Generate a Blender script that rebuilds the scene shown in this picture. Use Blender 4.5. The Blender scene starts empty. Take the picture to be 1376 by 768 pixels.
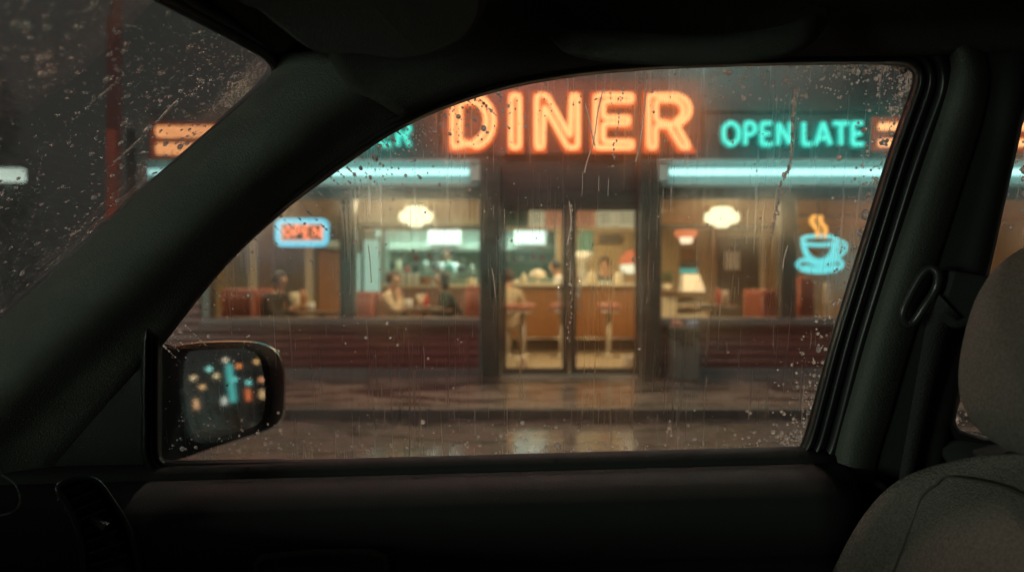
import bpy, bmesh, math, random
from mathutils import Vector, Matrix
random.seed(7)
SC = bpy.context.scene
COL = SC.collection
FP = 1068.0      # focal length in photo pixels
EYE = 1.2
PI = math.pi

# ------------------------------------------------------------------ helpers
def P(px, py, y):                       # a point at depth y (metres) from the camera
    return Vector(((px-688)*y/FP, y, EYE+(384-py)*y/FP))
def side_y(z): return 1.05-0.2*(z-0.97)
def S(px, py, dy=0.0):                  # a point on the leaning side of the car
    dz = (384-py)/FP
    t = (1.004+dy)/(1+0.2*dz)
    return Vector(((px-688)/FP*t, t, EYE+dz*t))
def W(px, py, dn=0.0):                  # a point on the windscreen plane
    dx = (px-688)/FP; dz = (384-py)/FP
    t = (0.52+dn)/(dz-dx*0.8333)
    return Vector((dx*t, t, EYE+dz*t))
def PL(px, py, c, n):                   # a point on any plane
    d = Vector(((px-688)/FP, 1, (384-py)/FP)); o = Vector((0, 0, EYE))
    return o+d*((c-o).dot(n)/d.dot(n))

def tag(o, label=None, cat=None, group=None, kind=None):
    if label: o['label'] = label
    if cat: o['category'] = cat
    if group: o['group'] = group
    if kind: o['kind'] = kind
    return o
def empty(name, loc=(0, 0, 0), rz=0.0, label=None, cat=None, group=None):
    o = bpy.data.objects.new(name, None); COL.objects.link(o)
    o.location = loc; o.rotation_euler = (0, 0, rz); o.empty_display_size = .1
    return tag(o, label, cat, group)
def children(o): return [c for c in bpy.data.objects if c.parent == o]
def copy_tree(o, parent=None):
    kids = children(o)
    c = o.copy(); COL.objects.link(c)
    if parent: c.parent = parent
    for k in kids: copy_tree(k, c)
    return c

class MB:
    def __init__(s): s.v = []; s.f = []; s.m = []
    def add(s, vs, fs, mi=0):
        b = len(s.v); s.v += [tuple(v) for v in vs]
        s.f += [tuple(b+i for i in f) for f in fs]; s.m += [mi]*len(fs); return s
    def box(s, a, b, mi=0):
        x0, y0, z0 = [min(a[i], b[i]) for i in range(3)]; x1, y1, z1 = [max(a[i], b[i]) for i in range(3)]
        return s.add([(x0,y0,z0),(x1,y0,z0),(x1,y1,z0),(x0,y1,z0),(x0,y0,z1),(x1,y0,z1),(x1,y1,z1),(x0,y1,z1)],
              [(0,3,2,1),(4,5,6,7),(0,1,5,4),(1,2,6,5),(2,3,7,6),(3,0,4,7)], mi)
    def obox(s, c, h, R, mi=0):
        c = Vector(c)
        vs = [c+R@Vector((sx*h[0], sy*h[1], sz*h[2])) for sz in (-1,1) for sx, sy in ((-1,-1),(1,-1),(1,1),(-1,1))]
        return s.add(vs, [(0,3,2,1),(4,5,6,7),(0,1,5,4),(1,2,6,5),(2,3,7,6),(3,0,4,7)], mi)
    def lathe(s, c, prof, n=20, mi=0, sx=1, sy=1):
        vs = []
        for r, z in prof:
            for k in range(n):
                a = 2*PI*k/n; vs.append((c[0]+r*sx*math.cos(a), c[1]+r*sy*math.sin(a), c[2]+z))
        fs = []
        for i in range(len(prof)-1):
            for k in range(n):
                k2 = (k+1) % n; fs.append((i*n+k, i*n+k2, (i+1)*n+k2, (i+1)*n+k))
        fs.append(tuple(range(n))[::-1]); fs.append(tuple((len(prof)-1)*n+k for k in range(n)))
        return s.add(vs, fs, mi)
    def tube(s, pts, r, closed=False, n=8, mi=0, flat=1.0, fl_axis=None):
        pts = [Vector(p) for p in pts]; N = len(pts); rs = r if isinstance(r, (list, tuple)) else [r]*N
        vs = []; prev = None
        for i in range(N):
            a = pts[i-1] if (i > 0 or closed) else pts[i]
            b = pts[(i+1) % N] if (i < N-1 or closed) else pts[i]
            t = (b-a)
            t = t.normalized() if t.length > 1e-9 else Vector((0, 0, 1))
            if fl_axis is not None: nn = (Vector(fl_axis)-t*t.dot(Vector(fl_axis)))
            elif prev is None: nn = t.cross(Vector((0.123, 1, .31))).cross(t)
            else: nn = prev-t*prev.dot(t)
            nn = nn.normalized() if nn.length > 1e-6 else t.orthogonal().normalized()
            prev = nn; bb = t.cross(nn)
            for k in range(n):
                an = 2*PI*k/n; vs.append(pts[i]+(nn*math.cos(an)*flat+bb*math.sin(an))*rs[i])
        fs = []
        for i in range(N if closed else N-1):
            j = (i+1) % N
            for k in range(n):
                k2 = (k+1) % n; fs.append((i*n+k, i*n+k2, j*n+k2, j*n+k))
        if not closed: fs.append(tuple(range(n))[::-1]); fs.append(tuple((N-1)*n+k for k in range(n)))
        return s.add(vs, fs, mi)
    def ball(s, c, r, n=12, mi=0, sc=(1,1,1)):
        m = n//2; prof = [(max(1e-4, r*math.sin(PI*i/m)), -r*math.cos(PI*i/m)*sc[2]) for i in range(m+1)]
        return s.lathe(c, prof, n, mi, sc[0], sc[1])
    def build(s, name, mat, parent=None, smooth=False, bevel=0.0, loc=None):
        me = bpy.data.meshes.new(name)
        vs = s.v
        if loc is not None: vs = [(v[0]-loc[0], v[1]-loc[1], v[2]-loc[2]) for v in vs]
        me.from_pydata(vs, [], s.f); me.update()
        mats = mat if isinstance(mat, (list, tuple)) else [mat]
        for m in mats: me.materials.append(m)
        if len(mats) > 1: me.polygons.foreach_set('material_index', s.m)
        bm = bmesh.new(); bm.from_mesh(me); bmesh.ops.recalc_face_normals(bm, faces=bm.faces); bm.to_mesh(me); bm.free()
        if smooth: me.polygons.foreach_set('use_smooth', [True]*len(me.polygons))
        o = bpy.data.objects.new(name, me); COL.objects.link(o)
        if loc is not None: o.location = loc
        if parent: o.parent = parent
        if bevel:
            b = o.modifiers.new('bevel', 'BEVEL'); b.width = bevel; b.segments = 2; b.limit_method = 'ANGLE'
        return o

def cr(pts, n, closed=False):           # Catmull-Rom through points, n samples per span
    pts = [Vector(p) for p in pts]; N = len(pts); out = []
    for i in range(N if closed else N-1):
        g = (lambda k: pts[k % N]) if closed else (lambda k: pts[max(0, min(N-1, k))])
        a, b, c, d = g(i-1), g(i), g(i+1), g(i+2)
        for j in range(n):
            t = j/n
            out.append(.5*((2*b)+(c-a)*t+(2*a-5*b+4*c-d)*t*t+(3*b-a-3*c+d)*t**3))
    if not closed: out.append(pts[-1].copy())
    return out
def resample(pts, n):
    L = [0]
    for a, b in zip(pts, pts[1:]): L.append(L[-1]+(b-a).length)
    out = []; k = 0
    for i in range(n):
        t = L[-1]*i/(n-1)
        while k < len(L)-2 and L[k+1] < t: k += 1
        u = (t-L[k])/max(1e-9, L[k+1]-L[k]); out.append(pts[k].lerp(pts[k+1], min(1, u)))
    return out
def skin_loft(name, curves, mat, parent, n=40, sub=4, thick=.006, closed=False):
    rows = [resample(cr(c, 6), n) for c in curves]
    grid = []
    cols = [cr([r[i] for r in rows], sub) for i in range(n)]
    m = len(cols[0]); mb = MB()
    vs = [cols[i][j] for j in range(m) for i in range(n)]
    fs = [(j*n+i, j*n+i+1, (j+1)*n+i+1, (j+1)*n+i) for j in range(m-1) for i in range(n-1)]
    mb.add(vs, fs); o = mb.build(name, mat, parent, True)
    so = o.modifiers.new('thick', 'SOLIDIFY'); so.thickness = thick; so.offset = 0
    return o

def poly_solid(loops, to3, depth_vec, name, mat, parent=None, bevel=0.0, smooth=False):
    """closed 2D loops (first outer, others holes) filled, mapped to 3D and given thickness"""
    cu = bpy.data.curves.new('tmp', 'CURVE'); cu.dimensions = '2D'; cu.fill_mode = 'BOTH'
    for lp in loops:
        sp = cu.splines.new('POLY'); sp.points.add(len(lp)-1)
        for i, p in enumerate(lp): sp.points[i].co = (p[0]*.01, p[1]*.01, 0, 1)
        sp.use_cyclic_u = True
    ob = bpy.data.objects.new('tmp', cu); COL.objects.link(ob)
    bpy.context.view_layer.update()
    me = bpy.data.meshes.new_from_object(ob.evaluated_get(bpy.context.evaluated_depsgraph_get()))
    bpy.data.objects.remove(ob); bpy.data.curves.remove(cu)
    bm = bmesh.new(); bm.from_mesh(me)
    bmesh.ops.remove_doubles(bm, verts=bm.verts, dist=1e-6)
    for v in bm.verts: v.co = to3(v.co.x*100, v.co.y*100)
    fs = list(bm.faces)
    r = bmesh.ops.extrude_face_region(bm, geom=fs, use_keep_orig=True)
    for e in r['geom']:
        if isinstance(e, bmesh.types.BMVert): e.co += Vector(depth_vec)
    bmesh.ops.recalc_face_normals(bm, faces=bm.faces)
    bm.to_mesh(me); bm.free(); me.name = name
    me.materials.clear(); me.materials.append(mat)
    if smooth: me.polygons.foreach_set('use_smooth', [True]*len(me.polygons))
    o = bpy.data.objects.new(name, me); COL.objects.link(o)
    if parent: o.parent = parent
    if bevel:
        b = o.modifiers.new('bevel', 'BEVEL'); b.width = bevel; b.segments = 3; b.limit_method = 'ANGLE'
    return o

# ------------------------------------------------------------------ materials
def newmat(name):
    m = bpy.data.materials.new(name); m.use_nodes = True; nt = m.node_tree; nt.nodes.clear()
    out = nt.nodes.new('ShaderNodeOutputMaterial'); return m, nt, out
def pbr(name, col, rough=.6, var=.25, scale=8., bump=0., bscale=60., metal=0., spec=.5, coord='Object', stretch=None, rvar=0.):
    m, nt, out = newmat(name); N = nt.nodes.new; L = nt.links.new
    b = N('ShaderNodeBsdfPrincipled'); L(b.outputs[0], out.inputs[0])
    b.inputs['Roughness'].default_value = rough; b.inputs['Metallic'].default_value = metal
    b.inputs['Specular IOR Level'].default_value = spec
    tc = N('ShaderNodeTexCoord'); src = tc.outputs[coord]
    if stretch:
        mp = N('ShaderNodeMapping'); mp.inputs['Scale'].default_value = stretch; L(src, mp.inputs[0]); src = mp.outputs[0]
    no = N('ShaderNodeTexNoise'); no.inputs['Scale'].default_value = scale; no.inputs['Detail'].default_value = 6; L(src, no.inputs[0])
    mx = N('ShaderNodeMix'); mx.data_type = 'RGBA'; L(no.outputs[0], mx.inputs[0])
    mx.inputs[6].default_value = tuple(c*(1-var) for c in col)+(1,); mx.inputs[7].default_value = tuple(min(1, c*(1+var)) for c in col)+(1,)
    L(mx.outputs[2], b.inputs['Base Color'])
    if rvar:
        mr = N('ShaderNodeMapRange'); L(no.outputs[0], mr.inputs[0]); mr.inputs[1].default_value = .3; mr.inputs[2].default_value = .7
        mr.inputs[3].default_value = max(.02, rough-rvar); mr.inputs[4].default_value = rough+rvar; L(mr.outputs[0], b.inputs['Roughness'])
    if bump:
        n2 = N('ShaderNodeTexNoise'); n2.inputs['Scale'].default_value = bscale; n2.inputs['Detail'].default_value = 3; L(src, n2.inputs[0])
        bp = N('ShaderNodeBump'); bp.inputs['Strength'].default_value = bump; bp.inputs['Distance'].default_value = .01
        L(n2.outputs[0], bp.inputs['Height']); L(bp.outputs[0], b.inputs['Normal'])
    return m
def emit(name, col, st, rim=None):
    """glow of a lit tube or lamp: redder/deeper towards its rim as the glass wall thickens"""
    m, nt, out = newmat(name); e = nt.nodes.new('ShaderNodeEmission'); nt.links.new(e.outputs[0], out.inputs[0])
    e.inputs[0].default_value = tuple(col)+(1,); e.inputs[1].default_value = st
    return m

M = {}
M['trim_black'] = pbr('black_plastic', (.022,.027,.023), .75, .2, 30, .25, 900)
M['trim_dark'] = pbr('dark_plastic', (.045,.053,.045), .7, .15, 30, .35, 700)
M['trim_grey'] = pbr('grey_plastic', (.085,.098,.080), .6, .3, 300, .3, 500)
M['headliner'] = pbr('headliner_cloth', (.10,.11,.095), .95, .2, 200, .5, 900)
M['rubber'] = pbr('rubber_seal', (.012,.014,.013), .38, .2, 40)
M['paint'] = pbr('dark_car_paint', (.012,.015,.016), .16, .1, 10)
M['seat'] = pbr('seat_fabric', (.215,.21,.175), .95, .7, 330, .9, 500)
M['seat_side'] = pbr('seat_side_fabric', (.115,.112,.092), .95, .35, 420, .9, 700)
M['piping'] = pbr('seat_piping', (.07,.065,.05), .9)
M['webbing'] = pbr('belt_webbing', (.03,.032,.03), .8, .3, 300, .4, 400)
M['dring'] = pbr('dring_plastic', (.03,.033,.03), .35)
M['mirror'] = pbr('mirror_silver', (.72,.76,.74), .03, 0, metal=1)
M['dash'] = pbr('dashboard_skin', (.22,.12,.10), .65, .2, 40, .5, 500)  # reddish colour carries the red glow lying on the dash
M['whitish'] = pbr('pale_label', (.30,.31,.29), .6)

def fresn(nt, f0=.04):
    N = nt.nodes.new; L = nt.links.new
    lw = N('ShaderNodeLayerWeight'); lw.inputs[0].default_value = .5
    p = N('ShaderNodeMath'); p.operation = 'POWER'; L(lw.outputs['Facing'], p.inputs[0]); p.inputs[1].default_value = 5
    a = N('ShaderNodeMath'); a.operation = 'MULTIPLY_ADD'; L(p.outputs[0], a.inputs[0]); a.inputs[1].default_value = 1-f0; a.inputs[2].default_value = f0
    return a
def film(name, fac, streaks, seed=0., veil=.01):
    """wet, slightly fogged glass: clear, with a scattering water film in running streaks"""
    m, nt, out = newmat(name); N = nt.nodes.new; L = nt.links.new
    tc = N('ShaderNodeTexCoord')
    mp = N('ShaderNodeMapping'); mp.inputs['Scale'].default_value = (210, 1, 7); mp.inputs['Location'].default_value = (seed, 0, seed); L(tc.outputs['Object'], mp.inputs[0])
    n1 = N('ShaderNodeTexNoise'); n1.inputs['Scale'].default_value = 1; n1.inputs['Detail'].default_value = 3; L(mp.outputs[0], n1.inputs[0])
    mp2 = N('ShaderNodeMapping'); mp2.inputs['Scale'].default_value = (14, 1, 6); L(tc.outputs['Object'], mp2.inputs[0])
    n2 = N('ShaderNodeTexNoise'); n2.inputs['Scale'].default_value = 1; n2.inputs['Detail'].default_value = 4; L(mp2.outputs[0], n2.inputs[0])
    r1 = N('ShaderNodeMapRange'); L(n1.outputs[0], r1.inputs[0]); r1.inputs[1].default_value = .5; r1.inputs[2].default_value = .72; r1.inputs[3].default_value = 0; r1.inputs[4].default_value = streaks
    r2 = N('ShaderNodeMapRange'); L(n2.outputs[0], r2.inputs[0]); r2.inputs[1].default_value = .3; r2.inputs[2].default_value = .7; r2.inputs[3].default_value = fac*.6; r2.inputs[4].default_value = fac*1.4
    ad = N('ShaderNodeMath'); ad.operation = 'ADD'; L(r1.outputs[0], ad.inputs[0]); L(r2.outputs[0], ad.inputs[1])
    tr = N('ShaderNodeBsdfTransparent'); tr.inputs[0].default_value = (.93,.95,.94,1)
    rf = N('ShaderNodeBsdfRefraction'); rf.inputs['IOR'].default_value = .893; rf.inputs['Roughness'].default_value = .5; rf.inputs[0].default_value = (.95,.95,.95,1)
    bp = N('ShaderNodeBump'); bp.inputs['Strength'].default_value = .35; bp.inputs['Distance'].default_value = .002; L(n1.outputs[0], bp.inputs['Height']); L(bp.outputs[0], rf.inputs['Normal'])
    tl = N('ShaderNodeBsdfTranslucent'); tl.inputs[0].default_value = (.8,.8,.8,1)
    m0 = N('ShaderNodeMixShader'); m0.inputs[0].default_value = veil*1.2; L(rf.outputs[0], m0.inputs[1]); L(tl.outputs[0], m0.inputs[2])
    m1 = N('ShaderNodeMixShader'); L(ad.outputs[0], m1.inputs[0]); L(tr.outputs[0], m1.inputs[1]); L(m0.outputs[0], m1.inputs[2])
    gl = N('ShaderNodeBsdfGlossy'); gl.inputs['Roughness'].default_value = .02
    fr = fresn(nt)
    m2 = N('ShaderNodeMixShader'); L(fr.outputs[0], m2.inputs[0]); L(m1.outputs[0], m2.inputs[1]); L(gl.outputs[0], m2.inputs[2])
    L(m2.outputs[0], out.inputs[0]); return m
def clear(name, tint=(.97,.98,.975), ior=1.3):
    m, nt, out = newmat(name); N = nt.nodes.new; L = nt.links.new
    tr = N('ShaderNodeBsdfTransparent'); tr.inputs[0].default_value = tint+(1,)
    gl = N('ShaderNodeBsdfGlossy'); gl.inputs['Roughness'].default_value = .03
    fr = fresn(nt)
    m2 = N('ShaderNodeMixShader'); L(fr.outputs[0], m2.inputs[0]); L(tr.outputs[0], m2.inputs[1]); L(gl.outputs[0], m2.inputs[2])
    L(m2.outputs[0], out.inputs[0]); return m
M['film_side'] = film('wet_side_glass', .18, .14, 3.)
M['film_screen'] = film('wet_windscreen_glass', .52, .10, 9., .04)
M['clear'] = clear('clear_glass')
M['shopglass'] = clear('shop_window_glass', (.93,.95,.93), 1.35)
m, nt, out = newmat('rain_water'); g = nt.nodes.new('ShaderNodeBsdfGlass'); g.inputs['IOR'].default_value = 1.33; g.inputs['Roughness'].default_value = .24
tl = nt.nodes.new('ShaderNodeBsdfTranslucent'); tl.inputs[0].default_value = (.95,.95,.93,1); mxs = nt.nodes.new('ShaderNodeMixShader'); mxs.inputs[0].default_value = .22
nt.links.new(g.outputs[0], mxs.inputs[1]); nt.links.new(tl.outputs[0], mxs.inputs[2]); nt.links.new(mxs.outputs[0], out.inputs[0]); M['water'] = m

def wet(name, col, scale, r0, r1, puddle=.5, stretch=(1,1,1)):
    m, nt, out = newmat(name); N = nt.nodes.new; L = nt.links.new
    b = N('ShaderNodeBsdfPrincipled'); L(b.outputs[0], out.inputs[0]); tc = N('ShaderNodeTexCoord')
    mp = N('ShaderNodeMapping'); mp.inputs['Scale'].default_value = stretch; L(tc.outputs['Object'], mp.inputs[0])
    n1 = N('ShaderNodeTexNoise'); n1.inputs['Scale'].default_value = scale; n1.inputs['Detail'].default_value = 5; L(mp.outputs[0], n1.inputs[0])
    mr = N('ShaderNodeMapRange'); L(n1.outputs[0], mr.inputs[0]); mr.inputs[1].default_value = puddle-.08; mr.inputs[2].default_value = puddle+.08
    mr.inputs[3].default_value = r0; mr.inputs[4].default_value = r1; L(mr.outputs[0], b.inputs['Roughness'])
    n2 = N('ShaderNodeTexNoise'); n2.inputs['Scale'].default_value = 90; n2.inputs['Detail'].default_value = 4; L(tc.outputs['Object'], n2.inputs[0])
    mx = N('ShaderNodeMix'); mx.data_type = 'RGBA'; L(n2.outputs[0], mx.inputs[0]); mx.inputs[6].default_value = tuple(c*.5 for c in col)+(1,); mx.inputs[7].default_value = tuple(c*1.5 for c in col)+(1,)
    pt = N('ShaderNodeMapRange'); L(n1.outputs[0], pt.inputs[0]); pt.inputs[1].default_value = puddle-.10; pt.inputs[2].default_value = puddle+.14; pt.inputs[3].default_value = .35; pt.inputs[4].default_value = 2.0
    cm_ = N('ShaderNodeMix'); cm_.data_type = 'RGBA'; cm_.blend_type = 'MULTIPLY'; cm_.inputs[0].default_value = 1; L(mx.outputs[2], cm_.inputs[6]); L(pt.outputs[0], cm_.inputs[7])
    L(cm_.outputs[2], b.inputs['Base Color'])
    mu = N('ShaderNodeMath'); mu.operation = 'MULTIPLY'; L(n2.outputs[0], mu.inputs[0]); L(mr.outputs[0], mu.inputs[1])
    n3 = N('ShaderNodeTexNoise'); n3.inputs['Scale'].default_value = 8; L(tc.outputs['Object'], n3.inputs[0])
    a2 = N('ShaderNodeMath'); a2.operation = 'MULTIPLY_ADD'; L(n3.outputs[0], a2.inputs[0]); a2.inputs[1].default_value = .5; L(mu.outputs[0], a2.inputs[2])
    bp = N('ShaderNodeBump'); bp.inputs['Strength'].default_value = .8; bp.inputs['Distance'].default_value = .035; L(a2.outputs[0], bp.inputs['Height']); L(bp.outputs[0], b.inputs['Normal'])
    b.inputs['IOR'].default_value = 1.5; b.inputs['Coat Weight'].default_value = 1; b.inputs['Coat Roughness'].default_value = .12; b.inputs['Coat IOR'].default_value = 1.33
    return m
M['road'] = wet('wet_asphalt', (.085,.060,.058), 1.9, .09, .5, .5, (1, 2.6, 1))
M['walk'] = wet('wet_pavement', (.18,.13,.11), 1.8, .08, .5, .52, (1, 2.2, 1))
M['kerb'] = pbr('wet_kerb_stone', (.05,.05,.048), .5, .3, 6, .4, 50)

def area(name, loc, rot, sx, sy, power, col, parent=None, spread=180):
    l = bpy.data.lights.new(name, 'AREA'); l.shape = 'RECTANGLE'; l.size = sx; l.size_y = sy; l.energy = power; l.color = col; l.spread = math.radians(spread)
    o = bpy.data.objects.new(name, l); COL.objects.link(o); o.location = loc; o.rotation_euler = rot
    if parent: o.parent = parent
    return o


# ================================================================== THE CAR
car = empty('parked_car', (0.0, 0.6, 0.0), label='dark car cabin with wet side window, grey cloth seat and black trim, seen from inside', cat='car')
CARLOC = car.location.copy()
def kid(o, parent=None):
    return o
car_parts = []      # meshes built in world coordinates, parented with an inverse at the end

# --- outlines in the side plane (photo pixels of the pane's edge)
WIN = [(213,618),(213,560),(213,500),(214,436),(250,395),(300,347),(360,296),(420,250),(470,212),(520,180),(575,152),(640,128),(700,112),(780,99),(870,91),(980,87),(1100,84),(1190,84),(1219,87),(1230,97),(1230,112),(1211,165),(1193,217),(1156,337),(1119,456),(1098,535),(1083,590),(1076,603),(1060,605),(900,610),(700,614),(500,617),(300,620),(230,621)]
def densify(pts, n=5):
    out = []
    for i in range(len(pts)):
        a, b = Vector(pts[i]), Vector(pts[(i+1) % len(pts)])
        for k in range(n): out.append(a.lerp(b, k/n))
    for _ in range(3):
        out = [(out[i-1]+out[i]*2+out[(i+1) % len(out)])/4 for i in range(len(out))]
    return out
WD = densify(WIN)
def offset2(pts, d):
    out = []; N = len(pts)
    area = sum(pts[i].x*pts[(i+1) % N].y-pts[(i+1) % N].x*pts[i].y for i in range(N))
    s = 1 if area > 0 else -1
    for i in range(N):
        t = (pts[(i+1) % N]-pts[i-1]).normalized(); n = Vector((t.y, -t.x))*s
        dd = d(pts[i]) if callable(d) else d
        out.append(pts[i]+n*dd)
    return out
def wscale(p):          # the seal is wide along the rear edge, slim elsewhere
    d = p.x-(1230-(p.y-112)*147/478)
    return .43+.57*max(0, min(1, 1+d/60))
def ring(name, outline, prof, mat, parent, to=S, n_sc=wscale, thick=.004):
    rows = []
    for off, dy in prof:
        rows.append([to(p.x, p.y, dy) for p in offset2(outline, lambda q, o=off: o*n_sc(q))])
    # rings keep one vertex per outline vertex
    N = len(outline); m = len(rows); mb = MB()
    fine = []
    for j in range(m-1):
        for t in (0, .33, .66):
            fine.append([rows[j][i].lerp(rows[j+1][i], t) for i in range(N)])
    fine.append(rows[-1]); m = len(fine)
    mb.add([v for r in fine for v in r], [(j*N+i, j*N+(i+1) % N, (j+1)*N+(i+1) % N, (j+1)*N+i) for j in range(m-1) for i in range(N)])
    o = mb.build(name, mat, parent, True); so = o.modifiers.new('thick', 'SOLIDIFY'); so.thickness = thick; so.offset = 0
    return o

door = MB()   # front passenger door: lower trim profile swept along the car
XL, XR = -1.25, .425
def belt(x): return .0225*(x+.44)/.84
prof = [(1.062,.955),(1.056,.984),(1.046,.987),(1.037,.982),(1.034,.972),(1.018,.969),(.996,.962),(.978,.948),(.972,.93),(.974,.905),(.982,.89),(.988,.878),(.986,.872),(.974,.868),(.962,.860),(.957,.845),(.96,.80),(.975,.72),(.985,.62),(.985,.40)]
pts = cr([Vector((0, a, b)) for a, b in prof], 3)
xs = [XL+(XR-XL)*i/30 for i in range(31)]
vs = [(x, p.y, p.z-.031+belt(x)) for x in xs for p in pts]; n = len(pts)
door.add(vs, [(i*n+k, i*n+k+1, (i+1)*n+k+1, (i+1)*n+k) for i in range(30) for k in range(n-1)])
door_o = door.build('front_door_trim', M['trim_black'], car, True)
so = door_o.modifiers.new('thick', 'SOLIDIFY'); so.thickness = .01; so.offset = 1

# armrest pull recess in the door
mb = MB()
q = [(345,756),(352,748),(420,742),(500,741),(517,748),(520,768),(520,800),(345,800)]
f0 = [P(a, b, .945) for a, b in q]; rim = f0+[f0[0]]
mb.tube([P(a, b, .948) for a, b in q], .0045, True, 8)
mb.build('pull_handle', M['trim_dark'], door_o, True)
mb = MB(); f1 = [P(a, b, .955) for a, b in q]; f2 = [v+Vector((0, .03, 0)) for v in f1]
mb.add(f1+f2, [tuple(range(8)), tuple(range(15, 7, -1))]+[(i, (i+1) % 8, 8+(i+1) % 8, 8+i) for i in range(8)])
mb.build('switch_plate', M['rubber'], door_o)
mb = MB(); mb.box(P(372, 764, .94), P(470, 757, .955)); mb.build('window_switch', M['trim_dark'], door_o, bevel=.002)

# seals and frame round the front window
ring('door_window_frame', WD, [(-2,.012),(2,.006),(6,-.006),(9,-.009),(12,-.004),(13,.004),(17,-.006),(22,-.012),(26,-.008),(28,.002),(33,-.010),(40,-.016),(47,-.012),(52,.004),(70,.012)], M['rubber'], door_o)
# the pane itself
gl_out = [S(p.x, p.y, .012) for p in offset2(WD, 3)]
def pane(name, pts_in, outn, mats, parent):
    N = len(pts_in); c = sum(pts_in, Vector())/N
    mb = MB(); a = [p.copy() for p in pts_in]; b = [p+outn for p in pts_in]
    mb.v = [tuple(v) for v in a+b]
    mb.f = [tuple(range(N)), tuple(range(2*N-1, N-1, -1))]+[(i, (i+1) % N, N+(i+1) % N, N+i) for i in range(N)]
    mb.m = [0, 1]+[0]*N
    return mb.build(name, mats, parent)
side_n = Vector((0, 1, .2)).normalized()
pane('side_window_glass', gl_out, side_n*.004, [M['clear'], M['film_side']], door_o)

# --- windscreen
scr = [W(a, b) for a, b in [(-900,900),(-500,900),(-160,585),(0,441),(100,351),(190,267),(290,180),(345,131),(370,108),(376,96),(374,80),(366,70),(330,47),(228,-4),(100,-78),(-200,-240),(-500,-330),(-900,-420)]]
wn = Vector((-.8333, 0, 1)).normalized()
wpane = pane('windscreen_glass', scr, wn*.005, [M['clear'], M['film_screen']], car)

# --- A pillar trim
def Sy(pts, dy): return [S(a, b, dy) for a, b in pts]
pil = [
 Sy([(-260,678),(-120,545),(0,434),(100,344),(190,261),(290,175),(340,131),(364,107),(372,92),(368,78)], .03),
 Sy([(-250,682),(-110,550),(6,441),(106,350),(196,267),(296,181),(350,134),(378,110),(388,92),(384,72)], -.006),
 Sy([(-235,700),(-92,566),(22,458),(122,366),(212,283),(312,197),(366,150),(398,120),(420,100),(425,70)], -.044),
 Sy([(-205,735),(-60,600),(52,490),(152,400),(242,317),(342,231),(396,184),(440,150),(480,118),(500,70)], -.050),
 Sy([(-180,775),(-32,640),(74,536),(178,440),(268,355),(366,262),(420,214),(470,178),(530,135),(580,70)], -.022),
 Sy([(-160,800),(0,680),(110,560),(200,466),(290,362),(378,276),(436,232),(496,190),(552,154),(610,80)], -.006),
 Sy([(-150,810),(20,690),(125,575),(207,474),(299,358),(383,279),(440,236),(499,194),(556,158),(630,110)], .006)]
skin_loft('pillar_trim', pil, M['trim_grey'], car, 60, 4)
# sail panel and kick area below the pillar
mb = MB(); mb.add([S(-200,900,-.002), S(-200,640,-.002), S(-60,640,-.002), S(110,540,-.002), S(209,440,-.002), S(209,640,-.002), S(209,900,-.002)], [tuple(range(7))])
o = mb.build('sail_panel', M['trim_black'], door_o); so = o.modifiers.new('t', 'SOLIDIFY'); so.thickness = .02; so.offset = -1
mb = MB(); mb.tube([S(204,445,-.004), S(203,520,-.006), S(203,632,-.004)], .006, n=10); mb.tube([S(196,452,-.002), S(195,632,-.002)], .003)
mb.build('sail_seal', M['rubber'], door_o, True)

# --- windscreen header trim and cant rail
hd = [
 [W(376,92), W(368,74), W(330,48), W(228,-4), W(100,-78), W(-100,-190)],
]
def HY(x, z, y): return Vector((x, y, z))
ys = [.96, .90, .80, .65, .40, .1, -.35]
rows = []
for (dx, dz) in [(.0, .012), (.0, -.004), (.012, -.012), (.035, -.010), (.06, .004), (.10, .03), (.18, .06)]:
    r = []
    for y in ys:
        base = -.300
        r.append(Vector((base+dx, y, 1.491+dz)))
    rows.append(r)
skin_loft('header_trim', rows, M['headliner'], car, 40, 3, .008)
can = [
 Sy([(548,160),(575,144),(640,120),(700,104),(780,91),(870,83),(980,79),(1100,76),(1190,75),(1260,74),(1400,72),(1700,80)], -.002),
 Sy([(530,150),(570,132),(636,108),(700,92),(780,79),(870,71),(980,67),(1100,64),(1190,64),(1270,64),(1400,62),(1700,70)], -.028),
 Sy([(500,132),(560,105),(630,80),(700,64),(780,52),(870,45),(980,40),(1100,38),(1190,38),(1290,38),(1400,36),(1700,40)], -.046),
 Sy([(462,110),(540,72),(620,45),(700,28),(780,15),(870,8),(980,4),(1100,2),(1190,2),(1290,2),(1400,0),(1700,0)], -.062),
 [v+Vector((0, -.06, .035)) for v in Sy([(425,80),(470,60),(530,30),(620,5),(700,-12),(780,-24),(870,-30),(980,-34),(1100,-36),(1190,-36),(1290,-36),(1400,-38),(1700,-40)], -.08)],
 [v+Vector((0, -.16, .05)) for v in Sy([(385,60),(470,30),(530,0),(620,-25),(700,-42),(780,-54),(870,-60),(980,-64),(1100,-66),(1190,-66),(1290,-66),(1400,-68),(1700,-70)], -.1)]]
skin_loft('roof_rail_trim', can, M['headliner'], car, 70, 4)
bead = [W(-120,552), W(0,441), W(100,351), W(190,267), W(290,180), W(340,136), W(362,112), W(371,97), W(368,82), W(354,67), W(330,52), W(280,24), W(228,-4), W(100,-76), W(0,-132)]
mb = MB(); mb.tube([v-wn*.004 for v in cr(bead, 6)], .0085, n=10); mb.tube([v+wn*.002+Vector((.006,.008,.004)) for v in cr(bead, 6)], .012, n=8)
mb.build('windscreen_seal', M['rubber'], car, True)
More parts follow.
